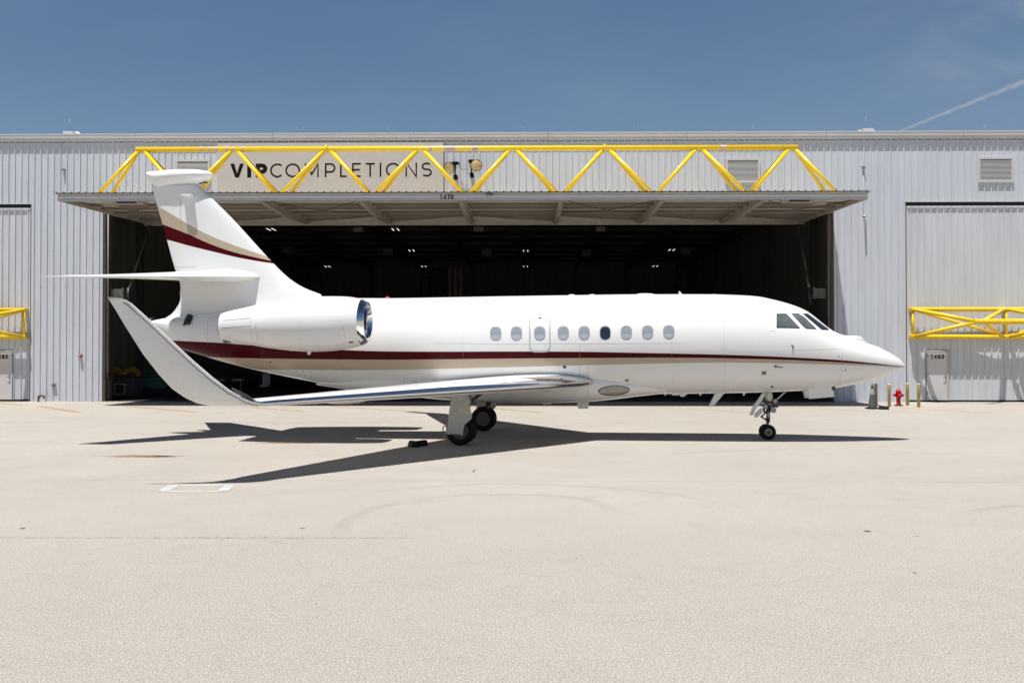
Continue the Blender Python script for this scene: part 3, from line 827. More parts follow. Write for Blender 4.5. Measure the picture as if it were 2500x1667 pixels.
# operator boxes near both ends
for xa, s_ in ((DX0, 1), (DX1, -1)):
    mb = MB(); dbox(mb, *sorted((xa + s_ * 2.0, xa + s_ * 3.3)), YC + .5, YC + .9, -.05, .12); dbox(mb, *sorted((xa + s_ * 1.2, xa + s_ * 1.7)), YC + 1.4, YC + 1.9, -.02, .12)
    mb.build('door_hardware', M_FRAMEB, CD, HO)
    mb = MB(); dbox(mb, *sorted((xa + s_ * 2.2, xa + s_ * 3.0)), YC + .45, YC + .498, -.02, .06); mb.build('latch', M_DSTEEL, CD, HO)
    top = (xa + s_ * .35, YR - .3, dz(YR) - .12); bz = at_y(1250, 712, YW + .6).z
    bot = ((OX0 + .9) if s_ > 0 else (OX1 - .9), YW + .8, bz + .15)
    mb = MB(); mb.cyl(top, bot, .055, n=12); mb.cyl(tuple(np.array(bot) + (np.array(top) - np.array(bot)) * .0), tuple(np.array(bot) + (np.array(top) - np.array(bot)) * .25), .085, n=12)
    mb.build('lift_arm', mat('arm_metal', (0.144, 0.1332, 0.1152), .35, metal=.6), CD, HO)
    MB().cyl((bot[0], bot[1], bot[2] + .05), (bot[0] - s_ * .05, bot[1], bot[2] - .75), .09, n=10).build('arm_joint', M_DSTEEL, CD, HO)
    MB().cyl((top[0], top[1], top[2]), (top[0], top[1], top[2] - .45), .08, n=10).build('arm_joint', M_DSTEEL, CD, HO)
nx = [at_y(347.0 + k * 226.45, 367, YC + 3.55).x for k in range(8)]
def PD(x, w_, h):
    Y = YC + 3.55 + w_
    return (x, Y - slope * h, dz(Y) + D_H + h)
truss(CD, HO, nx, nx[0] - 1.80, nx[-1] + 1.88, PD, x0=at_y(333, 367, YC + 3.5).x, x1=at_y(1946.5, 367, YC + 3.5).x)
for u in (798, 1476):                            # flange joints on the top pipe
    p = at_y(u, 367, YC + 3.5); z = PD(0, 0, 2.4)[2]
    mb = MB(); mb.cyl((p.x - .035, PD(0, 0, 2.4)[1], z), (p.x + .035, PD(0, 0, 2.4)[1], z), .19, n=16); mb.build('pipe_flange', M_YELLOW, CD, HO)
zc_ = PD(0, 0, 2.4)[2]
M_PATCH = mat('bare_primer', (.52, .38, .30), .5, var=.1, vscale=8)
for u, wd in ((494, .12), (512, .1), (527, .2), (556, .12), (571, .1), (594, .1), (1052, .14), (1098, .5), (1160, .25), (1765, .22)):
    p = at_y(u, 367, YC + 3.5); mb = MB(); mb.cyl((p.x - wd / 2, PD(0, 0, 2.4)[1], zc_), (p.x + wd / 2, PD(0, 0, 2.4)[1], zc_), .121, n=18, cap=False); mb.build('paint_patch', M_PATCH, CD, HO)
mb = MB(); number(mb, '1470', at_y(1091.5, 482, YC).x, at_y(1091, 481.7, YC - .1).z, .19, .040, YC - .165); mb.v = [(x, y, z) for x, y, z in mb.v]
mb.build('door_number', M_LETTER, CD, HO)
p = at_y(1192, 473, YC - .2); mb = MB()
for k in range(9):
    mb.beam((p.x + k * .03 - .12, YC - .17, p.z + .03 * math.sin(k * 2.1)), (p.x + k * .03 - .02, YC - .20, p.z + .03 * math.sin(k * 2.1 + 1.7) - .02), .05, .012)
mb.build('torn_seal', M_BLK, CD, HO)

# ---- fixtures on the wall
sb = [at_y(532, 352, YW), at_y(1083, 480, YW)]
SG = MB().box((sb[0].x, YW - .11, sb[1].z), (sb[1].x, YW - .036, sb[0].z + .02))
SG = SG.build('sign_board', M_SIGN, None, None)
tag(SG, 'wide beige company sign board with black lettering on the hangar front', 'sign')
mb = MB()
def zx(u): return at_y(500 + u / 3.675, 420, YW - .12).x
zt, zb = at_y(900, 398.8, YW - .12).z, at_y(900, 432.8, YW - .12).z
for ch, a, b in (('V', 228, 350), ('I', 382, 414), ('P', 457, 560)):
    letter(mb, ch, zx(a), zx(b), zb, zt, .185 if ch != 'V' else .165, YW - .116)
mb.build('bold_lettering', M_LETTER, SG)
mb = MB()
for i, (ch, a, b) in enumerate((('C', 586, 702), ('O', 722, 855), ('M', 895, 1022), ('P', 1077, 1172), ('L', 1213, 1282), ('E', 1321, 1406), ('T', 1436, 1532), ('I', 1568, 1584), ('O', 1624, 1755), ('N', 1800, 1904), ('S', 1942, 2038))):
    dzz = .022 * i / 10
    letter(mb, ch, zx(a), zx(b), zb + dzz, zt + dzz, .074, YW - .116)
mb.build('thin_lettering', M_LETTER, SG)
# floodlights
def floodlight(u, v, aim, label):
    p = at_y(u, v, YW - .8)
    t = thing('floodlight', (p.x, YW, p.z), label, 'floodlight', 'floodlights beside the sign')
    a = Vector(aim).normalized(); c = Vector((0, -.62, 0))
    bx = -.0 + (.22 if aim[0] < 0 else -.22)
    mb = MB(); q0, q1 = c - a * .30, c + a * .10
    d = a; e = d.orthogonal().normalized(); f_ = d.cross(e)
    rs = []
    for r, s_ in ((.05, -.34), (.12, -.32), (.19, -.22), (.235, -.08), (.262, .06), (.268, .10), (.25, .10)):
        rs.append([c + d * s_ + e * (r * math.cos(2 * math.pi * k / 28)) + f_ * (r * math.sin(2 * math.pi * k / 28)) for k in range(28)])
    mb.rings(rs, True, False); mb.build('reflector_housing', mat('housing_black', (0.0216, 0.0216, 0.0216), .4, metal=.3), t)
    mb = MB(); rs = [[c + d * s_ + e * (r * math.cos(2 * math.pi * k / 28)) + f_ * (r * math.sin(2 * math.pi * k / 28)) for k in range(28)] for r, s_ in ((.249, .09), (.2, .115), (.1, .13), (.01, .134))]
    mb.rings(rs, False, True); mb.build('lens', M_LENSY, t)
    mb = MB(); mb.box((bx - .05, -.55, -.05), (bx + .05, -.42, .22)); mb.box((bx - .13, -.62, .18), (bx + .17, -.30, .26)); mb.box((bx - .1, -.55, .26), (bx + .12, -.35, .29))
    mb.cyl((bx, -.45, -.05), (bx, -.45, -.35), .03, n=10); mb.box((bx - .07, -.50, -.46), (bx + .09, -.06, -.30)); mb.beam((bx, -.5, .02), tuple(c - a * .25), .06, .08)
    mb.build('ballast', M_LETTER, t)
    mb = MB(); mb.cyl((bx + .02, -.08, -.38), (bx + .02, -.0, -.38), .09, n=12); mb.build('wall_plate', M_DSTEEL, t)
    return t
floodlight(1098, 407.5, (-.55, -1.0, -.42), 'left floodlight of the pair on the wall, its round lens tilted down to the left')
fl = floodlight(1161.5, 402.5, (.20, -1.0, -.12), 'right floodlight of the pair on the wall, its round lens facing the apron')
mb = MB(); a_ = at_y(1122, 395, YW - .3); b_ = at_y(1143, 412, YW - .3)
mb.tube([(at_y(u, v, YW - .2).x - fl.location.x, -.2, at_y(u, v, YW - .2).z - fl.location.z) for u, v in ((1119, 393), (1123, 397), (1121, 406), (1124, 412), (1132, 414), (1142, 413))], .018, n=8)
mb.build('cable', M_GALV, fl)
# roof vents
for u, u2, lb in ((172, 'l', 'boxy white roof vent with a curved hood, left of the sign'), (2116, 'r', 'boxy white roof vent above the right pier')):
    p = at_y(u, 320, 47.2)
    t = thing('roof_vent', (p.x, 47.2, 12.42), lb, 'roof vent')
    mb = MB(); mb.box((-.24, -.25, 0), (.24, .25, .38)); mb.build('housing', M_LOUVRE, t)
    mb = MB()
    for s_ in ((1,) if u2 == 'l' else (-1, 1)):
        mb.tube([(s_ * .24, 0, .34), (s_ * .38, 0, .31), (s_ * .46, 0, .20), (s_ * .54, 0, 0)], .035 if u2 == 'r' else .09, n=8)
    mb.build('hood', M_LOUVRE, t)
    mb = MB(); mb.cyl((-.05, 0, .36), (-.05, 0, 1.0), .008, n=6); mb.build('rod', M_GALV, t)
for u, lb in ((1278, 'above the middle of the open door'), (1557, 'above the right half of the yellow truss'), (1838, 'above the white louvre vent right of centre'), (2403, 'rightmost, above the closed door numbered 1460'), (724, 'above the left part of the sign'), (947, 'above the letters at the middle of the sign')):
    p = at_y(u, 310, 46.2)
    o = MB().cyl((p.x, 46.2, 12.38), (p.x, 46.2, 12.78), .007, n=6).build('lightning_rod', M_GALV)
    tag(o, 'thin lightning rod on the roof edge ' + lb, 'lightning rod', 'lightning rods along the roof edge')
# alarm beacon, meter box, pipe stub, cameras
p = at_y(198, 868, YW)
t = thing('alarm_bell', (p.x, YW, p.z), 'small round red alarm on the left wall pier', 'alarm')
MB().lathe([(.03, -.13), (.08, -.125), (.085, -.08), (.06, -.06), (.075, -.05), (.075, -.002)], axis='y', n=18).build('casing', mat('alarm_red', (0.324, 0.036, 0.0432), .4), t)
MB().lathe([(.012, -.16), (.028, -.15), (.032, -.131)], axis='y', n=12).build('lens', M_LOUVRE, t)
p = at_y(133, 940, YW)
t = thing('electrical_box', (p.x, YW, p.z), 'small grey electrical box low on the left wall pier', 'box')
MB().box((-.09, -.09, -.075), (.09, -.036, .075)).build('case', M_GALV, t)
MB().box((-.055, -.097, -.045), (.055, -.091, .045)).build('cover', M_STEEL, t)
MB().cyl((0, -.06, -.076), (0, -.06, -.17), .014, n=8).build('conduit', M_GALV, t)
p = at_y(101, 980, YW - .35)
t = thing('standpipe', (p.x, YW - .35, 0), 'bent brown pipe beside a small concrete block at the left wall', 'pipe')
MB().tube([(-.13, 0, 0), (-.13, 0, .18)] + [(-.0 - .13 * math.cos(a), 0, .18 + .11 * math.sin(a)) for a in np.linspace(.2, 2.9, 9)] + [(.14, 0, .12)], .05, n=12).build('elbow_pipe', mat('pipe_brown', (0.1008, 0.072, 0.0576), .45, var=.4, vscale=9), t)
MB().box((-.06, -.06, 0), (.2, .12, .15)).build('block', M_WHITE2, t)
MB().cyl((.0, 0, .29), (.0, 0, .36), .02, n=8).build('valve', M_STEEL, t)
p = at_y(157, 416, YW)
t = thing('wall_lamp', (p.x, YW, p.z), 'small grey lamp fitting high on the left wall, above the open door', 'wall lamp')
MB().box((-.06, -.12, -.06), (.06, -.002, .05)).build('casing', M_GALV, t); MB().cyl((.01, -.09, -.061), (.01, -.09, -.13), .035, .02, n=10).build('bulb_guard', M_RAIL, t)
p = at_y(2107, 410, YW)
t = thing('wall_lamp', (p.x, YW, p.z), 'small grey fitting high on the right wall with a thin conduit below it', 'wall lamp')
MB().box((-.07, -.12, -.06), (.07, -.036, .06)).build('casing', M_GALV, t); MB().cyl((0, -.045, -.061), (0, -.045, -2.15), .012, n=8).build('conduit', M_LOUVRE, t)
p = at_y(2106, 531, YW)
t = thing('security_camera', (p.x, YW, p.z), 'white security camera on the right wall pier below the conduit', 'camera')
MB().beam((.10, -.04, .06), (-.06, -.35, -.02), .09, .08).build('housing', M_LOUVRE, t)
MB().cyl((-.06, -.352, -.02), (-.068, -.37, -.024), .03, n=12).build('lens', M_BLK, t)
MB().cyl((.05, -.036, .06), (.05, -.10, .04), .045, n=12).build('bracket', M_LOUVRE, t)

# ---- inside the bay
for i, (u, v, lb) in enumerate(((662, 560.5, 'nearest row, just right of the tail fin'), (965.6, 560.8, 'nearest row, right of the first'), (1004.5, 612, 'middle row, left'), (1283.5, 612.8, 'middle row, centre'), (1639.7, 610.5, 'middle row, right'),
               (799.5, 651, 'far row, leftmost'), (1034.7, 650.7, 'far row, above the flag'), (1283, 650.7, 'far row, centre'), (1599.6, 650, 'far row, rightmost'))):
    p = at_z(u, v, 10.3)
    t = thing('ceiling_light', (p.x, p.y, 10.3), 'lit twin tube lamp in the hangar roof, ' + lb, 'ceiling light', 'lit lamps in the hangar roof')
    for s_ in (-.17, .17):
        MB().cyl((s_, -.55, 0), (s_, .55, 0), .012, n=8).build('tube', M_TUBE, t)
    mb = MB(); mb.box((-.25, -.6, .05), (.25, .6, .12))
    for yy in (-.5, .5): mb.cyl((0, yy, .12), (0, yy, IZ - 10.3 - .24), .01, n=5)
    mb.build('fixture_body', M_ISTEEL, t)
# hanging flag: union top left, stripes upright
p0 = at_y(1047, 655, IY1 - .4); p1 = at_y(1135, 655, IY1 - .4)
FW = p1.x - p0.x; FH = FW * 1.9
t = thing('flag', (p0.x, IY1 - .4, p0.z), 'striped flag with a starred blue corner hanging on the back wall', 'flag')
ca, cb = MB(), MB()
sw = FW / 13
for k in range(13):
    x0, x1 = k * sw, (k + 1) * sw
    zt_ = 0 if k >= 7 else -FH * .4
    (ca if k % 2 == 0 else cb).box((x0, -.01, -FH), (x1, .01, zt_))
ca.build('red_stripes', M_FLAGR, t); cb.build('white_stripes', M_FLAGW, t)
un = MB().box((0, -.012, -FH * .4), (sw * 7, .01, 0)).build('union', M_FLAGB, t)
mb = MB()
for i in range(11):
    for j in range(9):
        if (i + j) % 2 == 0:
            cx, cz = sw * 7 * (j + 1) / 10, -FH * .4 * (i + 1) / 12; pts = []
            for k in range(10):
                r = .085 if k % 2 == 0 else .035; a = math.pi / 2 + k * math.pi / 5; pts.append((cx + r * math.cos(a), -.016, cz + r * math.sin(a)))
            mb.add(pts, [tuple(range(10))])
mb.build('stars', M_FLAGW, un)
# portable air unit with two coiled ducts
p = at_y(302, 975, 49.5)
t = thing('air_unit', (p.x, 49.5, 0), 'dark grey portable air unit with coiled orange ducts on top, just inside the bay', 'air unit')
MB().box((-.85, -.5, .12), (.75, .5, 1.0)).build('cabinet', M_GREYB, t)
mb = MB(); frame_strip(mb, -.26, .26, .2, .72, .04, -.53, -.501); mb.build('grille_frame', mat('pale_frame', (0.396, 0.3744, 0.3024), .5), t)
MB().box((-.215, -.515, .245), (.215, -.502, .675)).build('grille', M_BLK, t)
for cx in (-.42, .42):
    mb = MB()
    for k in range(8):
        a = R(-75 + k * 22 + (8 if cx > 0 else -8)); rr = .36
        c = Vector((cx + math.sin(a) * .20, -.1, 1.12 + math.cos(a) * .12)); d = Vector((math.sin(a), 0, math.cos(a)))
        pr = [c + d * (.06 + .22 * (0.5 + .5 * math.cos(2 * math.pi * q / 18))) + Vector((0, math.sin(2 * math.pi * q / 18) * .22, 0)) for q in range(19)]
        mb.tube(pr, .028, n=8)
    mb.build('duct', M_ORANGE, t)
for x in (-.7, .6):
    MB().cyl((x, -.45, .13), (x, -.35, .13), .13, n=16).build('wheel', M_RUBBER, t)
# green cart
p = at_y(392, 970, 51)
t = thing('tool_cart', (p.x, 51, 0), 'dark green wheeled cart half hidden behind the near winglet', 'cart')
MB().box((-.9, -.4, .45), (.8, .4, .95)).build('body', M_GREEN, t)
for k in range(4): MB().box((-.85, -.42, .95 + k * .13), (.75, .35, 1.0 + k * .13)).build('rack', M_GREEN, t)
for x in (-.6, .55): MB().lathe([(.26, -.05), (.28, 0), (.26, .05)], (x, -.42, .28), 'y', 20).build('wheel', M_RUBBER, t)
# shelves on the left inner wall
p = at_y(330, 880, 56)
t = thing('wall_shelf', (p.x - 1.0, 56, 0), 'dark shelf frame on the left inside the bay above the air unit', 'shelf')
mb = MB()
for x in (0, 1.9, 3.4): MB().box((x, 0, 0), (x + .05, .05, 2.5)).build('post', M_ISTEEL, t)
for z in (1.55, 2.45): MB().box((0, -.1, z), (3.45, .6, z + .05)).build('board', M_GALV, t)
MB().box((.25, -.05, 1.62), (.8, .4, 2.3)).build('stored_box', M_GREYB, t)
# two work stands
for u, h, lb in ((538, .0, 'left of the two pale topped work stands under the tail'), (582, .05, 'right of the two pale topped work stands under the tail')):
    b = at_z(u, 966, 0.0); Y = min(b.y, 54)
    p = at_y(u, 925, 54)
    t = thing('work_stand', (p.x, 54, 0), lb, 'work stand', 'work stands in the bay')
    zt_ = p.z
    MB().box((-.26, -.25, zt_ - .1), (.26, .25, zt_)).build('top', mat('stand_top', (0.18, 0.18, 0.1728), .5), t)
    MB().cyl((.12 if h else .02, 0, .05), (.12 if h else .02, 0, zt_ - .1), .03, n=8).build('post', M_GALV, t)
    MB().box((-.25, -.25, .0), (.25, .25, .05)).build('base', M_GREYB, t)
p = at_y(646, 960, 53)
t = thing('office_chair', (p.x, 53, 0), 'grey high backed chair on a single stem under the rear fuselage', 'chair')
MB().box((-.2, -.22, .47), (.22, .22, .55)).build('seat', M_GALV, t)
mb = MB(); mb.prism([(-.17, .2, .55), (.22, .2, .55), (.24, .28, 1.15), (-.15, .28, 1.15)], (0, .05, 0)); mb.build('backrest', mat('chair_grey', (0.1584, 0.1584, 0.1656), .6), t)
MB().cyl((.02, 0, .08), (.02, 0, .47), .03, n=8).build('stem', M_DSTEEL, t)
mb = MB()
for k in range(5):
    a = 2 * math.pi * k / 5; mb.beam((.02, 0, .09), (.02 + .28 * math.cos(a), .28 * math.sin(a), .04), .04, .04)
mb.build('base', M_DSTEEL, t)

# ================================================================== STREET FURNITURE
def bollard(u, vb, vt, label):
    b = at_z(u, vb, 0); h = at_y(u, vt, b.y).z
    t = thing('bollard', (b.x, b.y, 0), label, 'bollard', 'yellow bollards by the hydrant')
    MB().lathe([(.068, 0), (.068, h - .05), (.067, h - .045)], n=20).build('post', M_BOLL, t)
    MB().lathe([(.070, h - .05), (.066, h - .03), (.05, h - .01), (.02, h), (.001, h + .002)], n=20).build('cap', mat('bollard_cap', (0.5616, 0.4608, 0.2592), .5), t)
bollard(2138.8, 989, 936, 'cream yellow bollard half hidden behind the traffic cone')
bollard(2171, 993, 937, 'cream yellow bollard between the cone and the red hydrant')
bollard(2215.6, 989.5, 935, 'cream yellow bollard just right of the red hydrant')
bollard(2243, 993.7, 936.5, 'rightmost cream yellow bollard, in front of the closed door')
b = at_z(2193.5, 991, 0)
t = thing('fire_hydrant', (b.x, b.y, 0), 'bright red fire hydrant between two yellow bollards', 'fire hydrant')
MB().lathe([(.115, .05), (.115, .09), (.085, .10), (.085, .34), (.12, .345), (.12, .375), (.09, .38), (.105, .44), (.115, .52), (.12, .55), (.12, .575)], n=24).build('barrel', M_HYD, t)
MB().lathe([(.122, .576), (.12, .60), (.10, .65), (.06, .69), (.03, .70), (.028, .745), (.001, .747)], n=24).build('bonnet', M_HYD, t)
for s_ in (-1, 1):
    MB().lathe([(.05, s_ * .08), (.05, s_ * .15), (.065, s_ * .152), (.065, s_ * .19), (.025, s_ * .195), (.022, s_ * .235), (.001, s_ * .237)], (0, 0, .46), 'x', 16).build('outlet', M_HYD, t)
MB().lathe([(.065, -.08), (.065, -.15), (.082, -.152), (.082, -.185), (.028, -.19), (.026, -.225), (.001, -.228)], (0, 0, .44), 'y', 18).build('front_outlet', M_HYD, t)
MB().box((-.15, -.13, 0), (.15, .13, .05)).build('base', M_BRASS, t)
b = at_z(2130, 998, 0)
t = thing('traffic_cone', (b.x, b.y, 0), 'dirty dark green traffic cone with pale bands on a black base', 'traffic cone')
h = at_y(2127, 936.3, b.y).z
def cr(z): return .175 + (.03 - .175) * (z - .05) / (h - .05)
MB().lathe([(cr(.05), .05), (cr(h * .58), h * .58)], n=24, cap=False).build('lower_cone', M_CONE, t)
MB().lathe([(cr(h * .58) + .002, h * .58), (cr(h * .80) + .002, h * .80)], n=24, cap=False).build('band', M_CONEW, t)
MB().lathe([(cr(h * .80), h * .80), (cr(h) , h), (.012, h)], n=24).build('tip', M_CONE, t)
mb = MB()
for k in range(8):
    a = k * math.pi / 4 + .39; mb.beam((0, 0, .025), (.27 * math.cos(a), .27 * math.sin(a), .03), .17, .05)
mb.build('base', M_RUBBER, t)
def chock(u, v, rz, label, L=.42, strip=True):
    b = at_z(u, v, 0)
    t = thing('wheel_chock', (b.x, b.y, 0), label, 'wheel chock', rz=rz)
    mb = MB(); mb.prism([(-.10, -L / 2, 0), (.10, -L / 2, 0), (.05, -L / 2, .13), (-.05, -L / 2, .13)], (0, L, 0)); mb.build('block', M_RUBBER, t)
    if not strip: return t
    mb = MB(); mb.prism([(-.101, -L / 2 + .02, .035), (-.091, -L / 2 + .02, .055), (-.091, L / 2 - .02, .055), (-.101, L / 2 - .02, .035)], (-.002, 0, 0)); mb.build('reflective_strip', mat('chock_yellow', (0.252, 0.1584, 0.0288), .6), t)
    return t
chock(2158, 999.5, R(78), 'black rubber wheel chock lying beside the traffic cone', .36, False)
chock(1009, 1090, R(20), 'black wheel chock with a yellow strip, left of the pair near the main gear', .40)
chock(1027, 1088.5, R(-25), 'plain black wheel chock, right of the pair near the main gear', .40, False)

# ================================================================== THE JET
JYAW = R(5.4)                                    # nose turned towards the camera, in the camera's frame
JD, JX = 26.25, -1.03
fwd = Vector((-math.sin(CAM_YAW), math.cos(CAM_YAW), 0)); rgt = Vector((math.cos(CAM_YAW), math.sin(CAM_YAW), 0))
JLOC = rgt * JX + fwd * JD
JROT = -(JYAW - CAM_YAW)
JET = thing('business_jet', (JLOC.x, JLOC.y, 0), 'white twin engine business jet with dark red and tan stripes parked before the open hangar', 'airplane', rz=JROT)
JM = Matrix.Rotation(-JROT, 3, 'Z')
J0 = JM @ (Vector((0, 0, CAM_H)) - JLOC)
def jray(u, v): return JM @ ray(u, v)
def JP(u, v, c=0.0):
    """photo pixel -> jet frame, on the plane y = c"""
    d = jray(u, v); t = (c - J0.y) / d.y
    return J0 + d * t

def pchip(xs, ys):
    xs, ys = np.array(xs, float), np.array(ys, float)
    o = np.argsort(xs); xs, ys = xs[o], ys[o]
    h = np.diff(xs); d = np.diff(ys) / h; m = np.zeros(len(xs))
    for i in range(1, len(xs) - 1):
        if d[i - 1] * d[i] > 0:
            w1, w2 = 2 * h[i] + h[i - 1], h[i] + 2 * h[i - 1]
            m[i] = (w1 + w2) / (w1 / d[i - 1] + w2 / d[i])
    m[0], m[-1] = d[0], d[-1]
    def f(x):
        x = min(max(x, xs[0]), xs[-1]); i = min(max(int(np.searchsorted(xs, x)) - 1, 0), len(xs) - 2)
        t = (x - xs[i]) / h[i]
        return float((2 * t ** 3 - 3 * t ** 2 + 1) * ys[i] + (t ** 3 - 2 * t ** 2 + t) * h[i] * m[i] + (-2 * t ** 3 + 3 * t ** 2) * ys[i + 1] + (t ** 3 - t ** 2) * h[i] * m[i + 1])
    return f
def curve_px(pts, c=0.0):
    P = [JP(u, v, c) for u, v in pts]
    return pchip([p.x for p in P], [p.z for p in P])
def prof_px(pts, v=840, c=0.0):                  # (pixel column, metres)
    return pchip([JP(u, v, c).x for u, _ in pts], [y for _, y in pts])

class Loft:
    def __init__(s, top, bot, zc, hw, x0, x1, n=2.0):
        s.top, s.bot, s.zc, s.hw, s.x0, s.x1, s.n = top, bot, zc, hw, x0, x1, n
    def ring(s, x, m=64):
        zt, zb, zc, w_ = s.top(x), s.bot(x), s.zc(x), max(s.hw(x), .002)
        zc = min(max(zc, zb + .001), zt - .001)
        out = []
        for k in range(m):
            a = 2 * math.pi * k / m; c, q = math.cos(a), math.sin(a); e = 2 / s.n
            y = w_ * math.copysign(abs(c) ** e, c); hh = (zt - zc) if q >= 0 else (zc - zb)
            out.append((x, y, zc + hh * math.copysign(abs(q) ** e, q)))
        return out
    def y(s, x, z):
        if not s.x0 < x < s.x1: return 0.0
        zt, zb, zc = s.top(x), s.bot(x), s.zc(x)
        hh = (zt - zc) if z >= zc else (zc - zb)
        t = min(abs(z - zc) / max(hh, 1e-4), 1.0)
        return -s.hw(x) * (1 - t ** s.n) ** (1 / s.n)
TOP = [(372, 783), (403, 777), (470, 769), (545, 760), (600, 752), (700, 738), (783, 730), (860, 728), (956, 728), (1060, 726.5), (1223, 723.5), (1382, 721), (1543, 718.8), (1699, 718.4), (1743, 718.8), (1800, 720.5), (1850, 724), (1880, 730),
       (1914, 738.5), (1941, 747), (1963.6, 757), (1976, 765), (1998, 783), (2012, 794.5), (2026, 804.5), (2037, 810.5), (2067, 821), (2090, 828.5), (2113, 836.4), (2140, 845.6), (2168, 859.3), (2191, 873), (2202, 883), (2208, 890.5), (2210, 894.5)]
BOT = [(372, 793), (400, 822), (436, 849.5), (479, 862.6), (550.5, 884), (622, 902), (693, 917.4), (765, 931.7), (836, 944.3), (884, 950.7), (960, 957), (1100, 961), (1300, 962.5), (1590, 961.8), (1699, 960.7), (1780, 959.5), (1826, 958.6), (1917, 955.5), (1986, 951.8), (2035, 947.5),
       (2078, 939.7), (2110, 932.8), (2147, 922.5), (2179, 909.8), (2202, 899.5), (2208, 896.3), (2210, 895.3)]
ZC = [(372, 787), (545, 812), (700, 826), (884, 840), (1000, 842), (1750, 840), (1900, 848), (2037, 868), (2150, 886), (2210, 894.9)]
HW = [(372, .16), (400, .30), (436, .44), (479, .55), (550, .72), (650, .94), (764, 1.10), (884, 1.21), (1000, 1.255), (1100, 1.265), (1750, 1.265), (1820, 1.245), (1900, 1.17), (1960, 1.08), (2000, .99), (2037, .89), (2080, .75), (2113, .64), (2150, .50), (2180, .35), (2200, .19), (2208, .08), (2210, .012)]
fx0, fx1 = JP(372, 787).x, JP(2210, 895).x
FUS = Loft(curve_px(TOP), curve_px(BOT), curve_px(ZC), prof_px(HW), fx0, fx1, 2.08)
FBOT = [(780, 940), (900, 957), (1026, 970), (1098, 976.5), (1196, 981), (1299, 982.8), (1400, 981.5), (1441, 979.7), (1495, 974.8), (1550, 968), (1600, 962.5), (1650, 955)]
FTOP = [(780, 930), (900, 915), (1000, 908), (1100, 905), (1430, 905), (1500, 914), (1550, 926), (1600, 940), (1650, 950)]
FZC = [(780, 936), (900, 928), (1000, 925), (1100, 925), (1430, 925), (1500, 930), (1550, 938), (1600, 948), (1650, 953.5)]
FHW = [(780, .3), (900, .80), (1000, .94), (1100, .97), (1430, .97), (1500, .90), (1550, .79), (1600, .61), (1650, .40)]
bx0, bx1 = JP(780, 937).x, JP(1650, 953).x
FAIR = Loft(curve_px(FTOP), curve_px(FBOT), curve_px(FZC), prof_px(FHW), bx0, bx1, 2.3)
def body_y(x, z): return min(FUS.y(x, z), FAIR.y(x, z))
def on_body(u, v, lift=.004, fn=body_y):
    c = -1.1
    for _ in range(14):
        p = JP(u, v, c); c = .4 * c + .6 * fn(p.x, p.z)
    p = JP(u, v, c); e = .01
    n = Vector(((fn(p.x + e, p.z) - fn(p.x - e, p.z)) / (2 * e), -1, (fn(p.x, p.z + e) - fn(p.x, p.z - e)) / (2 * e)))
    n.x = max(-3, min(3, n.x)); n.z = max(-6, min(6, n.z)); n.normalize()
    return Vector((p.x, c, p.z)) + n * lift

# paint with stripes, curves in the jet's own frame
ZS0, ZS1 = 0.5, 7.5
def curve_node(t, xin, pts, x0, x1, z0, z1):
    """float curve: x (metres) -> z (metres)"""
    n = t.nodes.new('ShaderNodeFloatCurve')
    c = n.mapping.curves[0]
    pts = sorted(pts)
    while len(c.points) > 2: c.points.remove(c.points[1])
    def nx_(x): return (x - x0) / (x1 - x0)
    def nz_(z): return (z - z0) / (z1 - z0)
    c.points[0].location = (nx_(pts[0][0]), nz_(pts[0][1])); c.points[1].location = (nx_(pts[-1][0]), nz_(pts[-1][1]))
    for x, z in pts[1:-1]: c.points.new(nx_(x), nz_(z))
    for p in c.points: p.handle_type = 'AUTO'
    n.mapping.update()
    v = mth(t, 'DIVIDE', mth(t, 'SUBTRACT', xin, x0), x1 - x0)
    t.links.new(v, n.inputs['Value'])
    return mth(t, 'ADD', mth(t, 'MULTIPLY', n.outputs[0], z1 - z0), z0)
C_RED, C_TAN, C_WHT = (0.060, 0.0018, 0.0045), (0.42, 0.34, 0.245), (0.71, 0.71, 0.70)
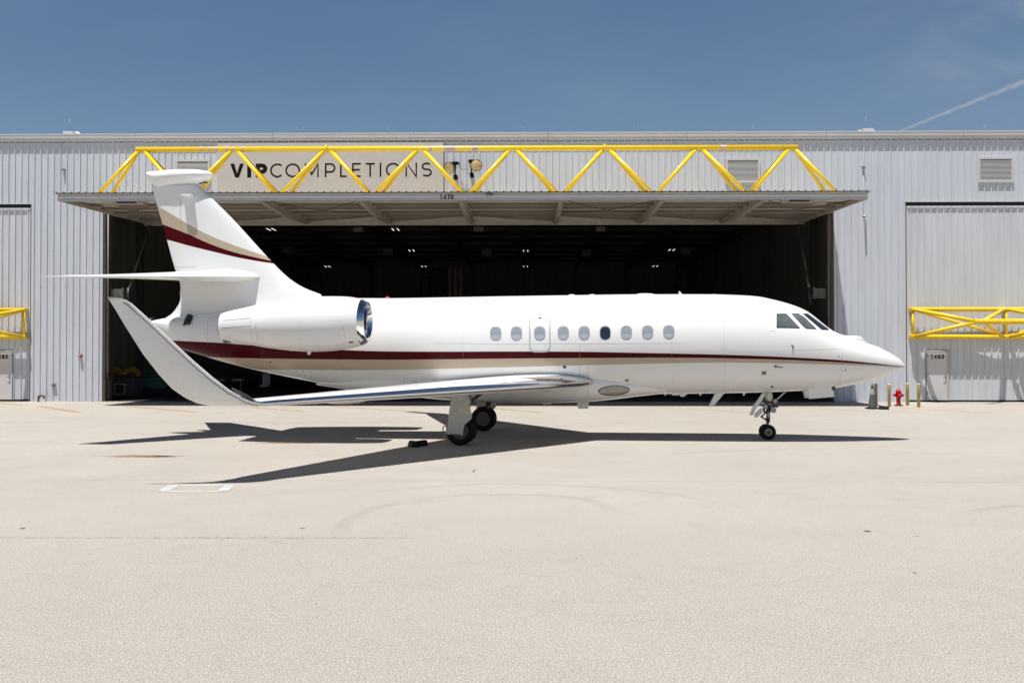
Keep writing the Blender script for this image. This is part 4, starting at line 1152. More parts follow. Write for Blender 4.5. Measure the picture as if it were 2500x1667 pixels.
def striped(name, curves, mode):
    m = bpy.data.materials.new(name); m.use_nodes = True
    t = m.node_tree; b = t.nodes['Principled BSDF']
    b.inputs['Roughness'].default_value = .26; b.inputs['Coat Weight'].default_value = .3; b.inputs['Coat Roughness'].default_value = .04; b.inputs['Specular IOR Level'].default_value = .35
    co = t.nodes.new('ShaderNodeTexCoord'); sp = t.nodes.new('ShaderNodeSeparateXYZ'); t.links.new(co.outputs['Object'], sp.inputs[0])
    x, z = sp.outputs['X'], sp.outputs['Z']
    xs = [p[0] for c in curves for p in c]; x0, x1 = min(xs) - .01, max(xs) + .01
    zs = [p[1] for c in curves for p in c]; z0, z1 = min(zs) - .2, max(zs) + .2
    A, B, C = [curve_node(t, x, c, x0, x1, z0, z1) for c in curves]       # from top to bottom
    below = lambda q: ramp(t, mth(t, 'SUBTRACT', q, z), -.004, .004, False)
    above = lambda q: ramp(t, mth(t, 'SUBTRACT', z, q), -.004, .004, False)
    s1 = mth(t, 'MULTIPLY', below(A), above(B)); s2 = mth(t, 'MULTIPLY', below(B), above(C))
    rng = ramp(t, x, x0, x0 + .02, False)
    c1, c2 = (C_RED, C_TAN) if mode == 'body' else (C_TAN, C_RED)
    n = t.nodes.new('ShaderNodeTexNoise'); n.inputs['Scale'].default_value = 1.3; n.inputs['Detail'].default_value = 5; t.links.new(co.outputs['Object'], n.inputs['Vector'])
    col = mixc(t, n.outputs['Fac'], tuple(c * .97 for c in C_WHT), tuple(min(1, c * 1.02) for c in C_WHT))
    col = mixc(t, mth(t, 'MULTIPLY', s1, rng), col, c1); col = mixc(t, mth(t, 'MULTIPLY', s2, rng), col, c2)
    t.links.new(col, b.inputs['Base Color'])
    t.links.new(mth(t, 'ADD', mth(t, 'MULTIPLY', n.outputs['Fac'], .12), .20), b.inputs['Roughness'])
    red = mth(t, 'MULTIPLY', s1 if mode == 'body' else s2, rng)
    t.links.new(mth(t, 'SUBTRACT', .35, mth(t, 'MULTIPLY', red, .30)), b.inputs['Specular IOR Level'])
    t.links.new(mth(t, 'SUBTRACT', .30, mth(t, 'MULTIPLY', red, .24)), b.inputs['Coat Weight'])
    return m
def body_curve(pts):
    out = []
    for u, v in pts:
        p = on_body(u, v, 0, FUS.y); out.append((p.x, p.z))
    return out
RT = [(405, 829), (415, 830.5), (545.7, 837.1), (610, 842.4), (700, 847.5), (800, 852.5), (919.5, 857.1), (1060, 858.3), (1223, 857.9), (1413.7, 858.6), (1522.6, 860.5), (1699.5, 864.1), (1780, 866.2), (1917.7, 871.5), (2055.4, 879.2), (2147, 888), (2195, 893.8)]
RB = [(440, 868), (493, 871), (550.5, 873.3), (717, 876.2), (919.5, 878.1), (1060, 877.4), (1223, 875.5), (1413.7, 874.1), (1699.5, 873.6), (1780, 875), (1917.7, 878.6), (2055.4, 885), (2147, 890.8), (2195, 895.2)]
TB = [(560, 900.5), (617, 901.4), (741, 902.6), (919.5, 903.1), (1060, 900.8), (1223, 896.5), (1413.7, 891.8), (1699.5, 885.6), (1780, 885), (1917.7, 887), (2055.4, 890.3), (2147, 893.3), (2195, 896)]
cA, cB, cC = body_curve(RT), body_curve(RB), body_curve(TB)
xa_ = JP(372, 800).x
cA = [(xa_, cA[0][1] + .01)] + cA; cB = [(xa_, cB[0][1] + .05)] + cB; cC = [(xa_, cC[0][1] + .02)] + cC
xe = JP(2212, 895).x
for c in (cA, cB, cC): c.append((xe, JP(2209.5, 896 if c is not cA else 895.2).z))
M_BODY = striped('fuselage_paint', [cA, cB, cC], 'body')

mb = MB()
N = 150
xs = [fx0 + (fx1 - fx0) * (1 - math.cos(math.pi * (i / N) * .5 + 0)) if False else None for i in range(N)]
xs = list(np.linspace(fx0, fx1 - 1.2, 120)) + [fx1 - 1.2 * (1 - math.sin(math.pi / 2 * i / 34)) for i in range(1, 35)]
mb.rings([FUS.ring(x) for x in xs])
FU = mb.build('fuselage', M_BODY, JET)
mb = MB(); mb.rings([FAIR.ring(x, 56) for x in np.linspace(bx0, bx1, 60)]); BF = mb.build('belly_fairing', M_BODY, JET)

def both(mb, name, m, parent, label=None):
    """near-side mesh and its mirror image on the far side"""
    o = mb.build(name, m, parent)
    m2 = MB(); m2.v = [(x, -y, z) for x, y, z in mb.v]; m2.f = [tuple(reversed(f)) for f in mb.f]; m2.mi = list(mb.mi); m2.sm = list(mb.sm)
    o2 = m2.build(name, m, parent)
    if label: o['label'] = label
    return o, o2
def patch(poly, lift, rings=5, sub=4, inner=0.0):
    """polygon in photo pixels laid on the fuselage"""
    pts = []
    n = len(poly)
    for i in range(n):
        a, b = poly[i], poly[(i + 1) % n]
        for k in range(sub): pts.append((a[0] + (b[0] - a[0]) * k / sub, a[1] + (b[1] - a[1]) * k / sub))
    cx, cy = sum(p[0] for p in pts) / len(pts), sum(p[1] for p in pts) / len(pts)
    mb = MB(); rs = []
    for r in np.linspace(1, max(inner, .02), rings):
        rs.append([on_body(cx + (p[0] - cx) * r, cy + (p[1] - cy) * r, lift) for p in pts])
    mb.rings(rs, False, inner == 0, smooth=True)
    return mb
def rrect(cx, cy, w_, h, r, n=7):
    out = []
    for sx, sy, a0 in ((1, -1, -90), (1, 1, 0), (-1, 1, 90), (-1, -1, 180)):
        for k in range(n + 1):
            a = R(a0 + 90 * k / n); out.append((cx + sx * (w_ / 2 - r) + r * math.cos(a), cy + sy * (h / 2 - r) + r * math.sin(a)))
    return out
def subdiv(poly, step=4.0):
    out = []
    for i in range(len(poly)):
        a, b = poly[i], poly[(i + 1) % len(poly)]; n = max(1, int(math.dist(a, b) / step))
        out += [(a[0] + (b[0] - a[0]) * k / n, a[1] + (b[1] - a[1]) * k / n) for k in range(n)]
    return out
def band(poly, wd, lift, m, name, parent, mirror=True):
    poly = subdiv(poly)
    cx, cy = sum(p[0] for p in poly) / len(poly), sum(p[1] for p in poly) / len(poly)
    def ins(p, d):
        v = Vector((p[0] - cx, p[1] - cy)); return (p[0] - v.normalized().x * d, p[1] - v.normalized().y * d)
    mb = MB(); mb.rings([[on_body(*p, lift) for p in poly], [on_body(*ins(p, wd / 2), lift + .001) for p in poly], [on_body(*ins(p, wd), lift) for p in poly]], False, False)
    return both(mb, name, m, parent) if mirror else mb.build(name, m, parent)
def sline(pts, wd=.006, lift=.002, m=None, name='panel_line', n=12, fn=body_y, mb=None):
    out = []
    for i in range(len(pts) - 1):
        for k in range(n): out.append((pts[i][0] + (pts[i + 1][0] - pts[i][0]) * k / n, pts[i][1] + (pts[i + 1][1] - pts[i][1]) * k / n))
    out.append(pts[-1])
    P = [on_body(u, v, lift, fn) for u, v in out]
    own = mb is None
    mb = mb or MB(); v, f = [], []
    for i, p in enumerate(P):
        d = (P[min(i + 1, len(P) - 1)] - P[max(i - 1, 0)]).normalized(); s_ = d.cross(Vector((0, -1, 0))).normalized() * wd / 2
        v += [p + s_, p - s_]
    mb.add(v, [(2 * i, 2 * i + 1, 2 * i + 3, 2 * i + 2) for i in range(len(P) - 1)])
    return mb

# cabin windows
WX = [(552, 420), (738, 419), (947, 418.5), (1158, 416), (1345, 415), (1534, 413), (1724, 411.5), (1915, 409.5), (2105, 407)]
for i, (zx_, zy_) in enumerate(WX):
    cx, cy = 1060 + zx_ / 3.675, 700 + zy_ / 3.675
    darkw = (i == 5)
    o, o2 = both(patch(rrect(cx, cy, 27.4, 34.2, 12.2), .003, rings=3, sub=1, inner=.86), 'window', M_RIMW, JET)
    if darkw: o['label'] = 'dark cabin window'
    for par, mir in ((o, False), (o2, True)):
        mbp = patch(rrect(cx + .3, cy + .9, 24.2, 30.6, 10.8), .0045, rings=5, sub=1)
        if mir: mbp.v = [(x, -y, z) for x, y, z in mbp.v]
        mbp.build('pane', M_DPANE if darkw else M_PANE, par)
        if not darkw:  # the other panes are paler in their lower part
            pl = [p for p in rrect(cx + .3, cy + .9, 23.2, 29.6, 10.3)]
            low = [(x, max(y, cy + 3.2 + abs(x - cx) * .12)) for x, y in pl]
            mbp = patch(low, .0062, rings=3, sub=1)
            if mir: mbp.v = [(x, -y, z) for x, y, z in mbp.v]
            mbp.build('lower_pane', M_PANE2, par)
# overwing exit outline
band(rrect(1060 + 947 / 3.675, 700 + 427 / 3.675, 53, 88, 14), 4.4, .0025, M_GREYBAND, 'emergency_exit', JET, mirror=False)
o = MB().lathe([(.028, 0), (.028, .004), (.001, .005)], axis='z', n=14)
c = on_body(1318.5, 776.5, .002)
mb = MB(); mb.cyl(c, c + Vector((0, -.008, .002)), .026, n=14); mb.build('exit_handle', M_RED, JET)
# cockpit glazing
W1 = [(1895.9, 765.7), (1918.9, 765.7), (1927, 773), (1953.3, 801.5), (1895.9, 800.1)]
W2 = [(1931.9, 765.7), (1949, 765.5), (1963.6, 774), (1993.5, 803.6), (1968, 802.4), (1960, 796)]
W3 = [(1959, 765.7), (1971, 765.6), (1975, 768.2), (2024, 804.4), (2021, 806.0), (2006, 805)]
def inset(poly, k):
    cx, cy = sum(p[0] for p in poly) / len(poly), sum(p[1] for p in poly) / len(poly)
    return [(cx + (p[0] - cx) * k, cy + (p[1] - cy) * k) for p in poly]
for k, (poly, m_) in enumerate(((W1, M_COCKPIT), (W2, M_COCKPIT), (W3, M_WSHIELD))):
    o, o2 = both(patch(poly, .006, rings=6, sub=5), 'cockpit_window' if k < 2 else 'windshield', M_PFRAME, JET)
    for par, mir in ((o, False), (o2, True)):
        mbp = patch(inset(poly, .90), .010, rings=6, sub=5)
        if mir: mbp.v = [(x, -y, z) for x, y, z in mbp.v]
        mbp.build('pane', m_, par)
# small fittings on the side
def dot(u, v, r, m, name, lift=.003, dy=-.006):
    c = on_body(u, v, lift); mb = MB(); mb.cyl(c - Vector((0, .01, 0)), c + Vector((0, dy, 0)), r, n=14); return mb.build(name, m, JET)
dot(1378.5, 895.5, .042, M_RIM, 'drain_port'); dot(1530.5, 927, .055, M_RIMW, 'inspection_port'); dot(1530.5, 927, .032, M_LINE, 'inspection_port', dy=-.012)
dot(2047.6, 870, .018, M_LINE, 'static_port'); dot(2064, 903.5, .018, M_DSTEEL, 'static_port'); dot(660.4, 883, .022, M_DSTEEL, 'drain_port')
c = on_body(1936.5, 844.5, .003); mb = MB(); mb.cyl(c, c + Vector((-.05, -.06, 0)), .015, n=8); mb.cyl(c, c + Vector((.0, -.02, -.08)), .008, n=6); mb.build('angle_sensor', M_DSTEEL, JET)
c = on_body(1892, 894.5, .003); mb = MB(); mb.tube([c, c + Vector((.05, -.08, -.01)), c + Vector((.18, -.09, -.02))], [.022, .014, .01], n=8); mb.build('pitot_probe', M_DSTEEL, JET)
c = on_body(2003, 806, .003)
both(patch([(1860, 906.5), (1870.5, 906), (1870, 914.5), (1859.5, 915)], .003, rings=3, sub=2), 'access_plate', mat('bare_plate', (0.1584, 0.1368, 0.1152), .4, metal=.5), JET)
both(patch([(1882, 942), (1888, 941.8), (1888, 946), (1882, 946.3)], .003, rings=3, sub=2), 'vent_hole', M_BLK, JET)
# landing light in the fairing
el_ = lambda cx, cy, a, b, rot, n=32: [(cx + a * math.cos(2 * math.pi * k / n) * math.cos(rot) - b * math.sin(2 * math.pi * k / n) * math.sin(rot), cy + a * math.cos(2 * math.pi * k / n) * math.sin(rot) + b * math.sin(2 * math.pi * k / n) * math.cos(rot)) for k in range(n)]
o, o2 = both(patch(el_(1498.8, 953, 38.5, 12.6, -.05), .006, rings=5, sub=1), 'landing_light', M_DSTEEL, JET)
for par, mir in ((o, False), (o2, True)):
    mbp = patch(el_(1499, 952.4, 36, 10.8, -.05), .011, rings=5, sub=1)
    if mir: mbp.v = [(x, -y, z) for x, y, z in mbp.v]
    mbp.build('lens', M_LENS, par)
# panel lines
mb = MB()
for pts in ([(1415, 840), (1415.5, 900), (1416, 930)], [(2057, 860), (2055, 905), (2045, 943)], [(1400, 952), (1402, 978)], [(1417, 878), (1436, 880), (1436, 960)],
            [(1060, 838), (1230, 840), (1400, 839), (1665, 838)], [(1940, 855), (2000, 853.5), (2055, 852)], [(507, 842), (506, 790), (510, 778), (545, 768)], [(1880, 808.5), (1895, 808.5)],
            [(2167, 898.2), (2195, 898.5)], [(1490, 875), (1452, 878), (1452, 887)]):
    sline(pts, .005, .0016, mb=mb)
for u in (640, 1130, 1640, 1768):
    sline([(u, 760), (u, 800), (u, 845), (u + 1, 905), (u + 2, 940)], .003, .0014, mb=mb)
sline([(660, 765), (900, 757), (1300, 752), (1700, 750), (1890, 758)], .0035, .0014, mb=mb)
mb.build('panel_lines', mat('faint_seam', (.27, .26, .255), .5), JET)
mb = MB()                                        # dotted access panel at the tail
dp = rrect(480.5, 809, 37, 40, 7, 3)
dp = [(x + (8 if y < 800 and x < 470 else 0), y) for x, y in dp]
for i in range(len(dp)):
    a, b = dp[i], dp[(i + 1) % len(dp)]; L = math.dist(a, b); n = max(1, int(L / 4.2))
    for k in range(n):
        c = on_body(a[0] + (b[0] - a[0]) * k / n, a[1] + (b[1] - a[1]) * k / n, .003); mb.cyl(c, c + Vector((0, -.004, 0)), .007, n=6)
for u, v in ((740, 906), (758, 908), (745, 917.5), (758.5, 920.5)):
    c = on_body(u, v, .003); mb.box((c.x - .022, c.y - .004, c.z - .008), (c.x + .022, c.y + .01, c.z + .008))
for u in (986.5, 1011.5):
    c = on_body(u, 931, .003); mb.box((c.x - .006, c.y - .004, c.z - .03), (c.x + .006, c.y + .01, c.z + .03))
mb.build('fasteners', M_LINE, JET)
mb = MB()
for k in range(5):
    c = on_body(547 + k * 3.6, 832.5 + k * .3, .004); mb.box((c.x - .009, c.y - .03, c.z - .06), (c.x + .009, c.y + .01, c.z + .06))
mb.build('vent_louvres', mat('vent_grey', (0.216, 0.2016, 0.1728), .5), JET)
# tail cone lamp, air scoop on the side of the tail
p = JP(372, 787.5); mb = MB(); mb.lathe([(.155, .02), (.13, -.05), (.07, -.12), (.002, -.14)], (p.x, 0, p.z), 'x', 20); mb.build('tail_lamp', mat('tail_lens', (0.036, 0.0396, 0.0648), .1, coat=1.0), JET)
o = both(patch([(462, 764.5), (472.5, 774), (465, 793), (448, 795), (452, 783)], .030, rings=3, sub=3), 'exhaust_port', M_BLK, JET)[0]
both(patch([(462, 764), (466, 768), (455, 788), (464, 793), (447.5, 796), (452, 782)], .036, rings=2, sub=3, inner=.82), 'exhaust_lip', M_DUCT, JET)

# top antennas, beacon, nose camera fairing
def topz(u, v): return JP(u, v)
for (u, v, L, h) in ((1396, 721.3, .11, .035), (1446, 721, .11, .035), (1575, 719, .28, .035), (1743, 719.5, .12, .02)):
    p = JP(u, v + 1.5); mb = MB(); mb.sphere((p.x, 0, p.z), 1, sc=(L, .09, h + .012)); mb.build('antenna_dome', M_WHITE, JET)
p = JP(1660, 718.8); mb = MB(); mb.prism([(p.x - .03, -.01, p.z - .03), (p.x + .09, -.01, p.z - .03), (p.x + .0, -.01, p.z + .075), (p.x - .035, -.01, p.z + .085)], (0, .02, 0)); mb.build('blade_antenna', M_WHITE, JET)
p = JP(946, 728.3); mb = MB(); mb.sphere((p.x, 0, p.z), 1, sc=(.07, .07, .055)); mb.build('beacon', M_RED, JET)
mb = MB(); mb.sphere((p.x, 0, p.z - .02), 1, sc=(.14, .1, .03)); mb.build('beacon_base', M_WHITE, JET)
a, b, c_, d = JP(2064, 820), JP(2097, 820.8), JP(2114, 836.5), JP(2090, 834)
mb = MB(); rs = []
for (u, zt_, w_) in ((2052, 817.5, .10), (2066, 819.0, .19), (2082, 819.6, .21), (2094, 820.2, .21), (2098.5, 822.0, .20), (2107, 829.6, .17), (2115, 837, .12)):
    tp = JP(u, zt_); zb_ = FUS.top(tp.x) - .10
    rs.append([(tp.x, w_ * math.copysign(abs(math.cos(q)) ** .45, math.cos(q)), zb_ + (tp.z - zb_) * (0.5 + .5 * math.copysign(abs(math.sin(q)) ** .45, math.sin(q)))) for q in [2 * math.pi * k / 24 for k in range(24)]])
mb.rings(rs); mb.build('nose_camera_fairing', M_WHITE, JET)
# belly antennas and masts
def blade(pts, y0, th, name, m=M_WHITE, sub=None):
    P = [JP(u, v, y0) for u, v in pts]; mb = MB(); mb.prism([(p.x, y0 - th / 2, p.z) for p in P], (0, th, 0)); return mb.build(name, m, JET)
blade([(1747, 957), (1771, 957), (1743, 989.5), (1731, 989.5)], 0, .03, 'blade_antenna')
for u in (1625.5, 1711, 1817):
    blade([(u - 3.5, 957), (u + 5, 957), (u - .5, 965.5), (u - 3.5, 965.5)], 0, .03, 'drain_mast')
blade([(1640, 958), (1668, 958), (1668, 964.5), (1640, 964.5)], 0, .12, 'belly_antenna'); blade([(1660, 958), (1679, 958), (1676, 963), (1670, 968), (1661, 968)], -.1, .03, 'drain_mast')
blade([(1408, 974), (1438, 974), (1436, 997), (1411, 997)], -.15, .10, 'belly_fin', M_WHITE2)
blade([(1324, 980), (1347, 980), (1346, 987), (1325, 987)], .2, .05, 'drain_mast', M_WHITE2)

# ---- fin
LE = [(800, 730), (786, 724), (783.8, 719), (765, 712), (741, 701.9), (717, 687.6), (693.3, 668.6), (669.5, 644.8), (646, 620), (607.8, 577.9), (569.5, 535.8), (531.3, 497.6), (509.3, 476), (483.5, 450.7)]
TE = [(403, 779), (408, 774), (417, 768.6), (431.4, 751.9), (439.8, 735.2), (442.1, 716.2), (441, 697.1), (437.4, 682.9), (428.9, 660.1), (407.9, 585.5), (397.4, 548.2), (384, 503.3), (372.5, 459.3), (371, 452)]
LEp, TEp = [JP(*p) for p in LE], [JP(*p) for p in TE]
leX, teX = pchip([p.z for p in LEp], [p.x for p in LEp]), pchip([p.z for p in TEp], [p.x for p in TEp])
zlo, zhi = TEp[0].z, LEp[-1].z
zst = JP(500, 676).z
thk = pchip([zlo, zlo + .35, zlo + .8, zst, zst + .5, zhi], [.62, .50, .40, .36, .30, .20])
def foil(u): return 2.0 * (1.4845 * math.sqrt(u) - .63 * u - 1.758 * u * u + 1.4215 * u ** 3 - .5075 * u ** 4) / 1.0
def fin_ring(z, n=26):
    xl, xt = (leX(z) if z > LEp[0].z else LEp[0].x), teX(z); t = thk(z); th_te = .02
    us = [.5 * (1 - math.cos(math.pi * k / n)) for k in range(n + 1)]
    up = [(xl + (xt - xl) * u, -(t / 2 * foil(u) + th_te / 2 * u), z) for u in us]
    dn = [(x, -y, z_) for x, y, z_ in reversed(up[1:])]
    return up + dn
mb = MB(); mb.rings([fin_ring(z) for z in np.linspace(zlo - .05, zhi, 70)])
def fin_curve(pts): return [(JP(u, v, -.12).x, JP(u, v, -.12).z) for u, v in pts]
fA = fin_curve([(340, 478), (385, 503.9), (425, 527.5), (467.2, 552), (512.2, 575), (569.5, 598), (607.8, 611.4), (648, 624.8), (720, 648)])
fB = fin_curve([(340, 525), (397.4, 548.2), (454.8, 570.2), (512, 595.1), (569.5, 615.2), (607.8, 624.8), (663.3, 636.8), (720, 648.5)])
fC = fin_curve([(340, 570), (407.9, 585.5), (464.3, 600.8), (531.3, 617.1), (588.7, 630.5), (665.2, 642.9), (720, 649)])
FIN = mb.build('fin', striped('fin_paint', [fA, fB, fC], 'fin'), JET)
def fin_y(x, z):
    if z < zlo or z > zhi: return -.1
    xl, xt = leX(z), teX(z); u = min(max((xl - x) / (xl - xt), 0), 1)
    return -(thk(z) / 2 * foil(u) + .01 * u)
mb = MB()
for pts in ([(427, 652.5), (475, 651.8), (479, 649)], [(440.5, 484), (441, 520), (441.5, 555), (447, 568)]):
    sline(pts, .007, .003, fn=fin_y, mb=mb)
mb.build('rudder_gap', M_LINE, FIN)
mb = MB(); p = JP(379, 494); mb.cyl((p.x - .16, 0, p.z), (p.x + .05, 0, p.z), .008, n=6); mb.build('static_wick', M_LOUVRE, FIN)
# satellite dome at the top of the fin
bt = [(357.5, 423.5), (359, 421.4), (388, 417.2), (436, 413.8), (474, 413.8), (502.6, 417.6), (514, 420.6), (519, 424.4), (521.7, 429)]
bb = [(357.5, 427.5), (363, 437), (370, 447), (378, 455), (388, 457.6), (436, 455.5), (470, 452.5), (484, 450), (503, 445), (514, 436.5), (519, 432.8), (521.7, 430)]
DT, DB = curve_px(bt), curve_px(bb)
dx0, dx1 = JP(357.5, 425).x, JP(521.7, 429.5).x
dhw = prof_px([(357.5, .05), (365, .17), (388, .20), (436, .27), (474, .28), (500, .23), (514, .15), (519, .11), (521.7, .01)], 430)
DOME = Loft(DT, DB, lambda x: DB(x) + (DT(x) - DB(x)) * .58, dhw, dx0, dx1, 2.0)
def dring(x, m=40):
    out = []
    for (xx, y, z) in DOME.ring(x, m):
        zc_l = DOME.zc(x)
        if z < zc_l:                            # skirt narrows towards the fin
            f_ = (zc_l - z) / max(zc_l - DB(x), 1e-3); y *= 1 - .45 * f_ ** 1.5
        out.append((xx, y, z))
    return out
mb = MB(); mb.rings([dring(x) for x in [dx0 + (dx1 - dx0) * .5 * (1 - math.cos(math.pi * i / 44)) for i in range(45)]]); mb.build('antenna_radome', M_WHITE, JET)
p = JP(497, 446.5); mb = MB(); mb.prism([(p.x - .12, -.06, p.z - .03), (p.x + .09, -.06, p.z + .0), (p.x + .1, -.06, p.z + .025), (p.x - .10, -.06, p.z + .02)], (0, .12, 0)); mb.build('radome_lip', M_DUCT, JET)
p = JP(464, 476, -.3); mb = MB(); mb.rings([[(p.x - .115 + sx * .15 * k_, yy, p.z + sz * .022 * k_) for sx, sz in ((-1, -1), (0, -1.5), (1, -1), (1, 1), (0, 1.5), (-1, 1))] for yy, k_ in ((-.33, .80), (-.30, 1.0), (.30, 1.0), (.33, .80))]); mb.build('fin_pod', M_WHITE, JET)  # added pod, shaped to cast the shadow strip down the fin

# ---- tailplane
def airfoil_ring(le, te, t, n=18, nrm=(0, 0, 1), te_t=.008, sharp=False):
    le, te, nrm = Vector(le), Vector(te), Vector(nrm).normalized()
    us = [.5 * (1 - math.cos(math.pi * k / n)) for k in range(n + 1)]
    g = (lambda u: foil(u) * (u / (u + .10)) ** .8 * 1.12) if sharp else foil
    up = [le + (te - le) * u + nrm * (t / 2 * g(u) + te_t / 2 * u) for u in us]
    dn = [le + (te - le) * u - nrm * (t / 2 * g(u) + te_t / 2 * u) for u in reversed(us[1:])]
    return up + dn
rl, rt_ = JP(638, 675.5, -.15), JP(432, 672, -.15)
tt = JP(96, 675.0, -3.86)
tl = tt + Vector((.85, 0, .0))
ml, mt_ = rl.lerp(tl, .03), rt_.lerp(tt, .03)
mb = MB(); rs = [airfoil_ring((rl.x + .05, 0, rl.z + .05), (rt_.x - .05, 0, rt_.z + .02), .34, sharp=True)]
for k in np.linspace(0, 1, 14):
    l, t_ = rl.lerp(tl, k), rt_.lerp(tt, k)
    th = .30 * (1 - k) ** 1.6 + .055 + .05 * (1 - k)
    zb_ = JP((l.x) * 0 + 640 - 480 * k, 678, l.y)
    rs.append(airfoil_ring(l, t_, th if k < .99 else .03, sharp=True))
mb.rings(rs)
both(mb, 'tailplane', M_WHITE, JET)

# ---- wings
wl0, wl1 = JP(1437, 933, -1.15), JP(645, 985, -9.45)
def wing_le(y): return wl0.lerp(wl1, (y + 1.15) / (-9.45 + 1.15))
secs = []
for y in list(np.linspace(-.6, -9.2, 18)):
    l = wing_le(y); k = (y + 1.15) / -8.3
    chord = (3.85 + (.84 - 3.85) * k) if k > 0 else 3.85
    th = (.40 * (1 - k) + .125 * k)
    te = l + Vector((-chord, 0, -.02 + .03 * k))
    secs.append((l, te, th, Vector((0, 0, 1))))
l = wing_le(-9.45); secs.append((l, l + Vector((-.80, 0, .02)), .105, Vector((0, .05, 1))))
for (lp, tp, y, nr, th) in (((615, 980.5), (506, 988.5), -9.72, (0, .35, 1), .10), ((588, 968.5), (482, 984), -9.88, (0, .75, .8), .09), ((560, 952), (452, 970.5), -10.0, (0, 1, .5), .085),
                            ((520, 921), (420, 948.5), -10.1, (0, 1, .25), .075), ((470, 878), (388, 914), -10.22, (0, 1, .15), .065), ((410, 822), (349, 864), -10.36, (0, 1, .12), .055),
                            ((350, 766), (304, 793), -10.50, (0, 1, .12), .045), ((322, 741), (284, 759), -10.56, (0, 1, .12), .035), ((306, 731.5), (270, 737), -10.60, (0, 1, .12), .025), ((292, 728), (262.8, 725.5), -10.64, (0, 1, .12), .012)):
    secs.append((JP(*lp, y), JP(*tp, y), th, Vector(nr)))
nf = 18
rs = [airfoil_ring(l, t_, th, nf, nr) for l, t_, th, nr in secs]
def wmat(k, i):                                  # polished leading edge: the facets nearest the nose, above and below
    j = i if i <= nf else 2 * nf + 1 - i
    if k > 19: return 0
    return 1 if (i < (5 if k < 4 else 3) or i >= 2 * nf + 1 - 2) else 0
mb = MB(); mb.rings(rs, mis=wmat)
WG = both(mb, 'wing', [M_WHITE, M_CHROME], JET)
# boot edge with fasteners on the near winglet, both sides mirrored
mb = MB(); mbl = MB(); P = []
for (u, v, y) in ((303, 740, -10.585), (312, 743, -10.575), (350, 776, -10.51), (410, 832, -10.38), (470, 888, -10.25), (520, 931, -10.14), (560, 960, -10.05), (600, 981, -9.92), (632, 991, -9.70)):
    P.append(JP(u, v, y) + Vector((0, -.045, 0)))
for i in range(len(P) - 1):
    mbl.beam(P[i], P[i + 1], .011, .014, up=(0, 1, 0))
    n = int((P[i + 1] - P[i]).length / .07)
    for k in range(n):
        c = P[i].lerp(P[i + 1], (k + .5) / n) + Vector((.028, 0, .022)); mb.cyl(c, c + Vector((0, -.006, 0)), .007, n=6)
both(mbl, 'winglet_seam', mat('winglet_seam_grey', (0.0504, 0.0432, 0.036), .6), JET); both(mb, 'winglet_fasteners', M_LINE, JET)
p = JP(600, 966.5, -9.75)
mb = MB(); P = [JP(u, v, y) for u, v, y in ((563, 949, -9.90), (585, 962.5, -9.80), (605, 974, -9.68), (624, 983, -9.55))]
mb.tube([q + Vector((.02, 0, .015)) for q in P], [.012, .03, .03, .012], n=10); both(mb, 'navigation_light', mat('dark_glass', (0.0216, 0.0252, 0.0216), .05, coat=1.0), JET)
c = JP(550, 948, -10.2) + Vector((0, -.05, 0)); 
# flap fairings
for y, u, v in ((-4.2, 918, 981), (-6.4, 690, 1000)):
    l = wing_le(y); k = (y + 1.15) / -8.3; ch = 3.85 + (.84 - 3.85) * k; xx = l.x - ch * .75
    mb = MB(); mb.sphere((xx, y, l.z - .11), 1, sc=(.55, .07, .10)); both(mb, 'flap_fairing', M_WHITE, JET)

# ---- engines
YN = -2.12
NT = [(544, 764), (562, 759), (598, 751), (645.7, 740), (693.3, 731.7), (729, 727), (765, 723.8), (812, 723.2), (840, 723.8), (858, 725), (872, 727.5), (884, 730.6), (891, 733.5), (896, 737)]
NBt = [(544, 828.5), (562, 832), (598, 839.5), (645, 848), (693, 854.3), (729, 857.6), (765, 859), (812, 857), (840, 853.6), (858, 849.6), (872, 846.4), (884, 843), (891, 840), (896, 836)]
nT, nB = curve_px(NT, YN), curve_px(NBt, YN)
nx0, nx1 = JP(544, 790, YN).x, JP(896, 785, YN).x
n=40
def circ(x, cz, r, m=44): return [(x, YN + r * math.cos(2 * math.pi * k / m), cz + r * math.sin(2 * math.pi * k / m)) for k in range(m)]
def nring(x): 
    a, b = nT(x), nB(x); return circ(x, (a + b) / 2, (a - b) / 2)
xl_ = JP(884, 785, YN).x
mb = MB(); mb.rings([nring(x) for x in np.linspace(nx0, xl_, 40)], True, False)
E1, E2 = both(mb, 'engine', M_WHITE, JET)
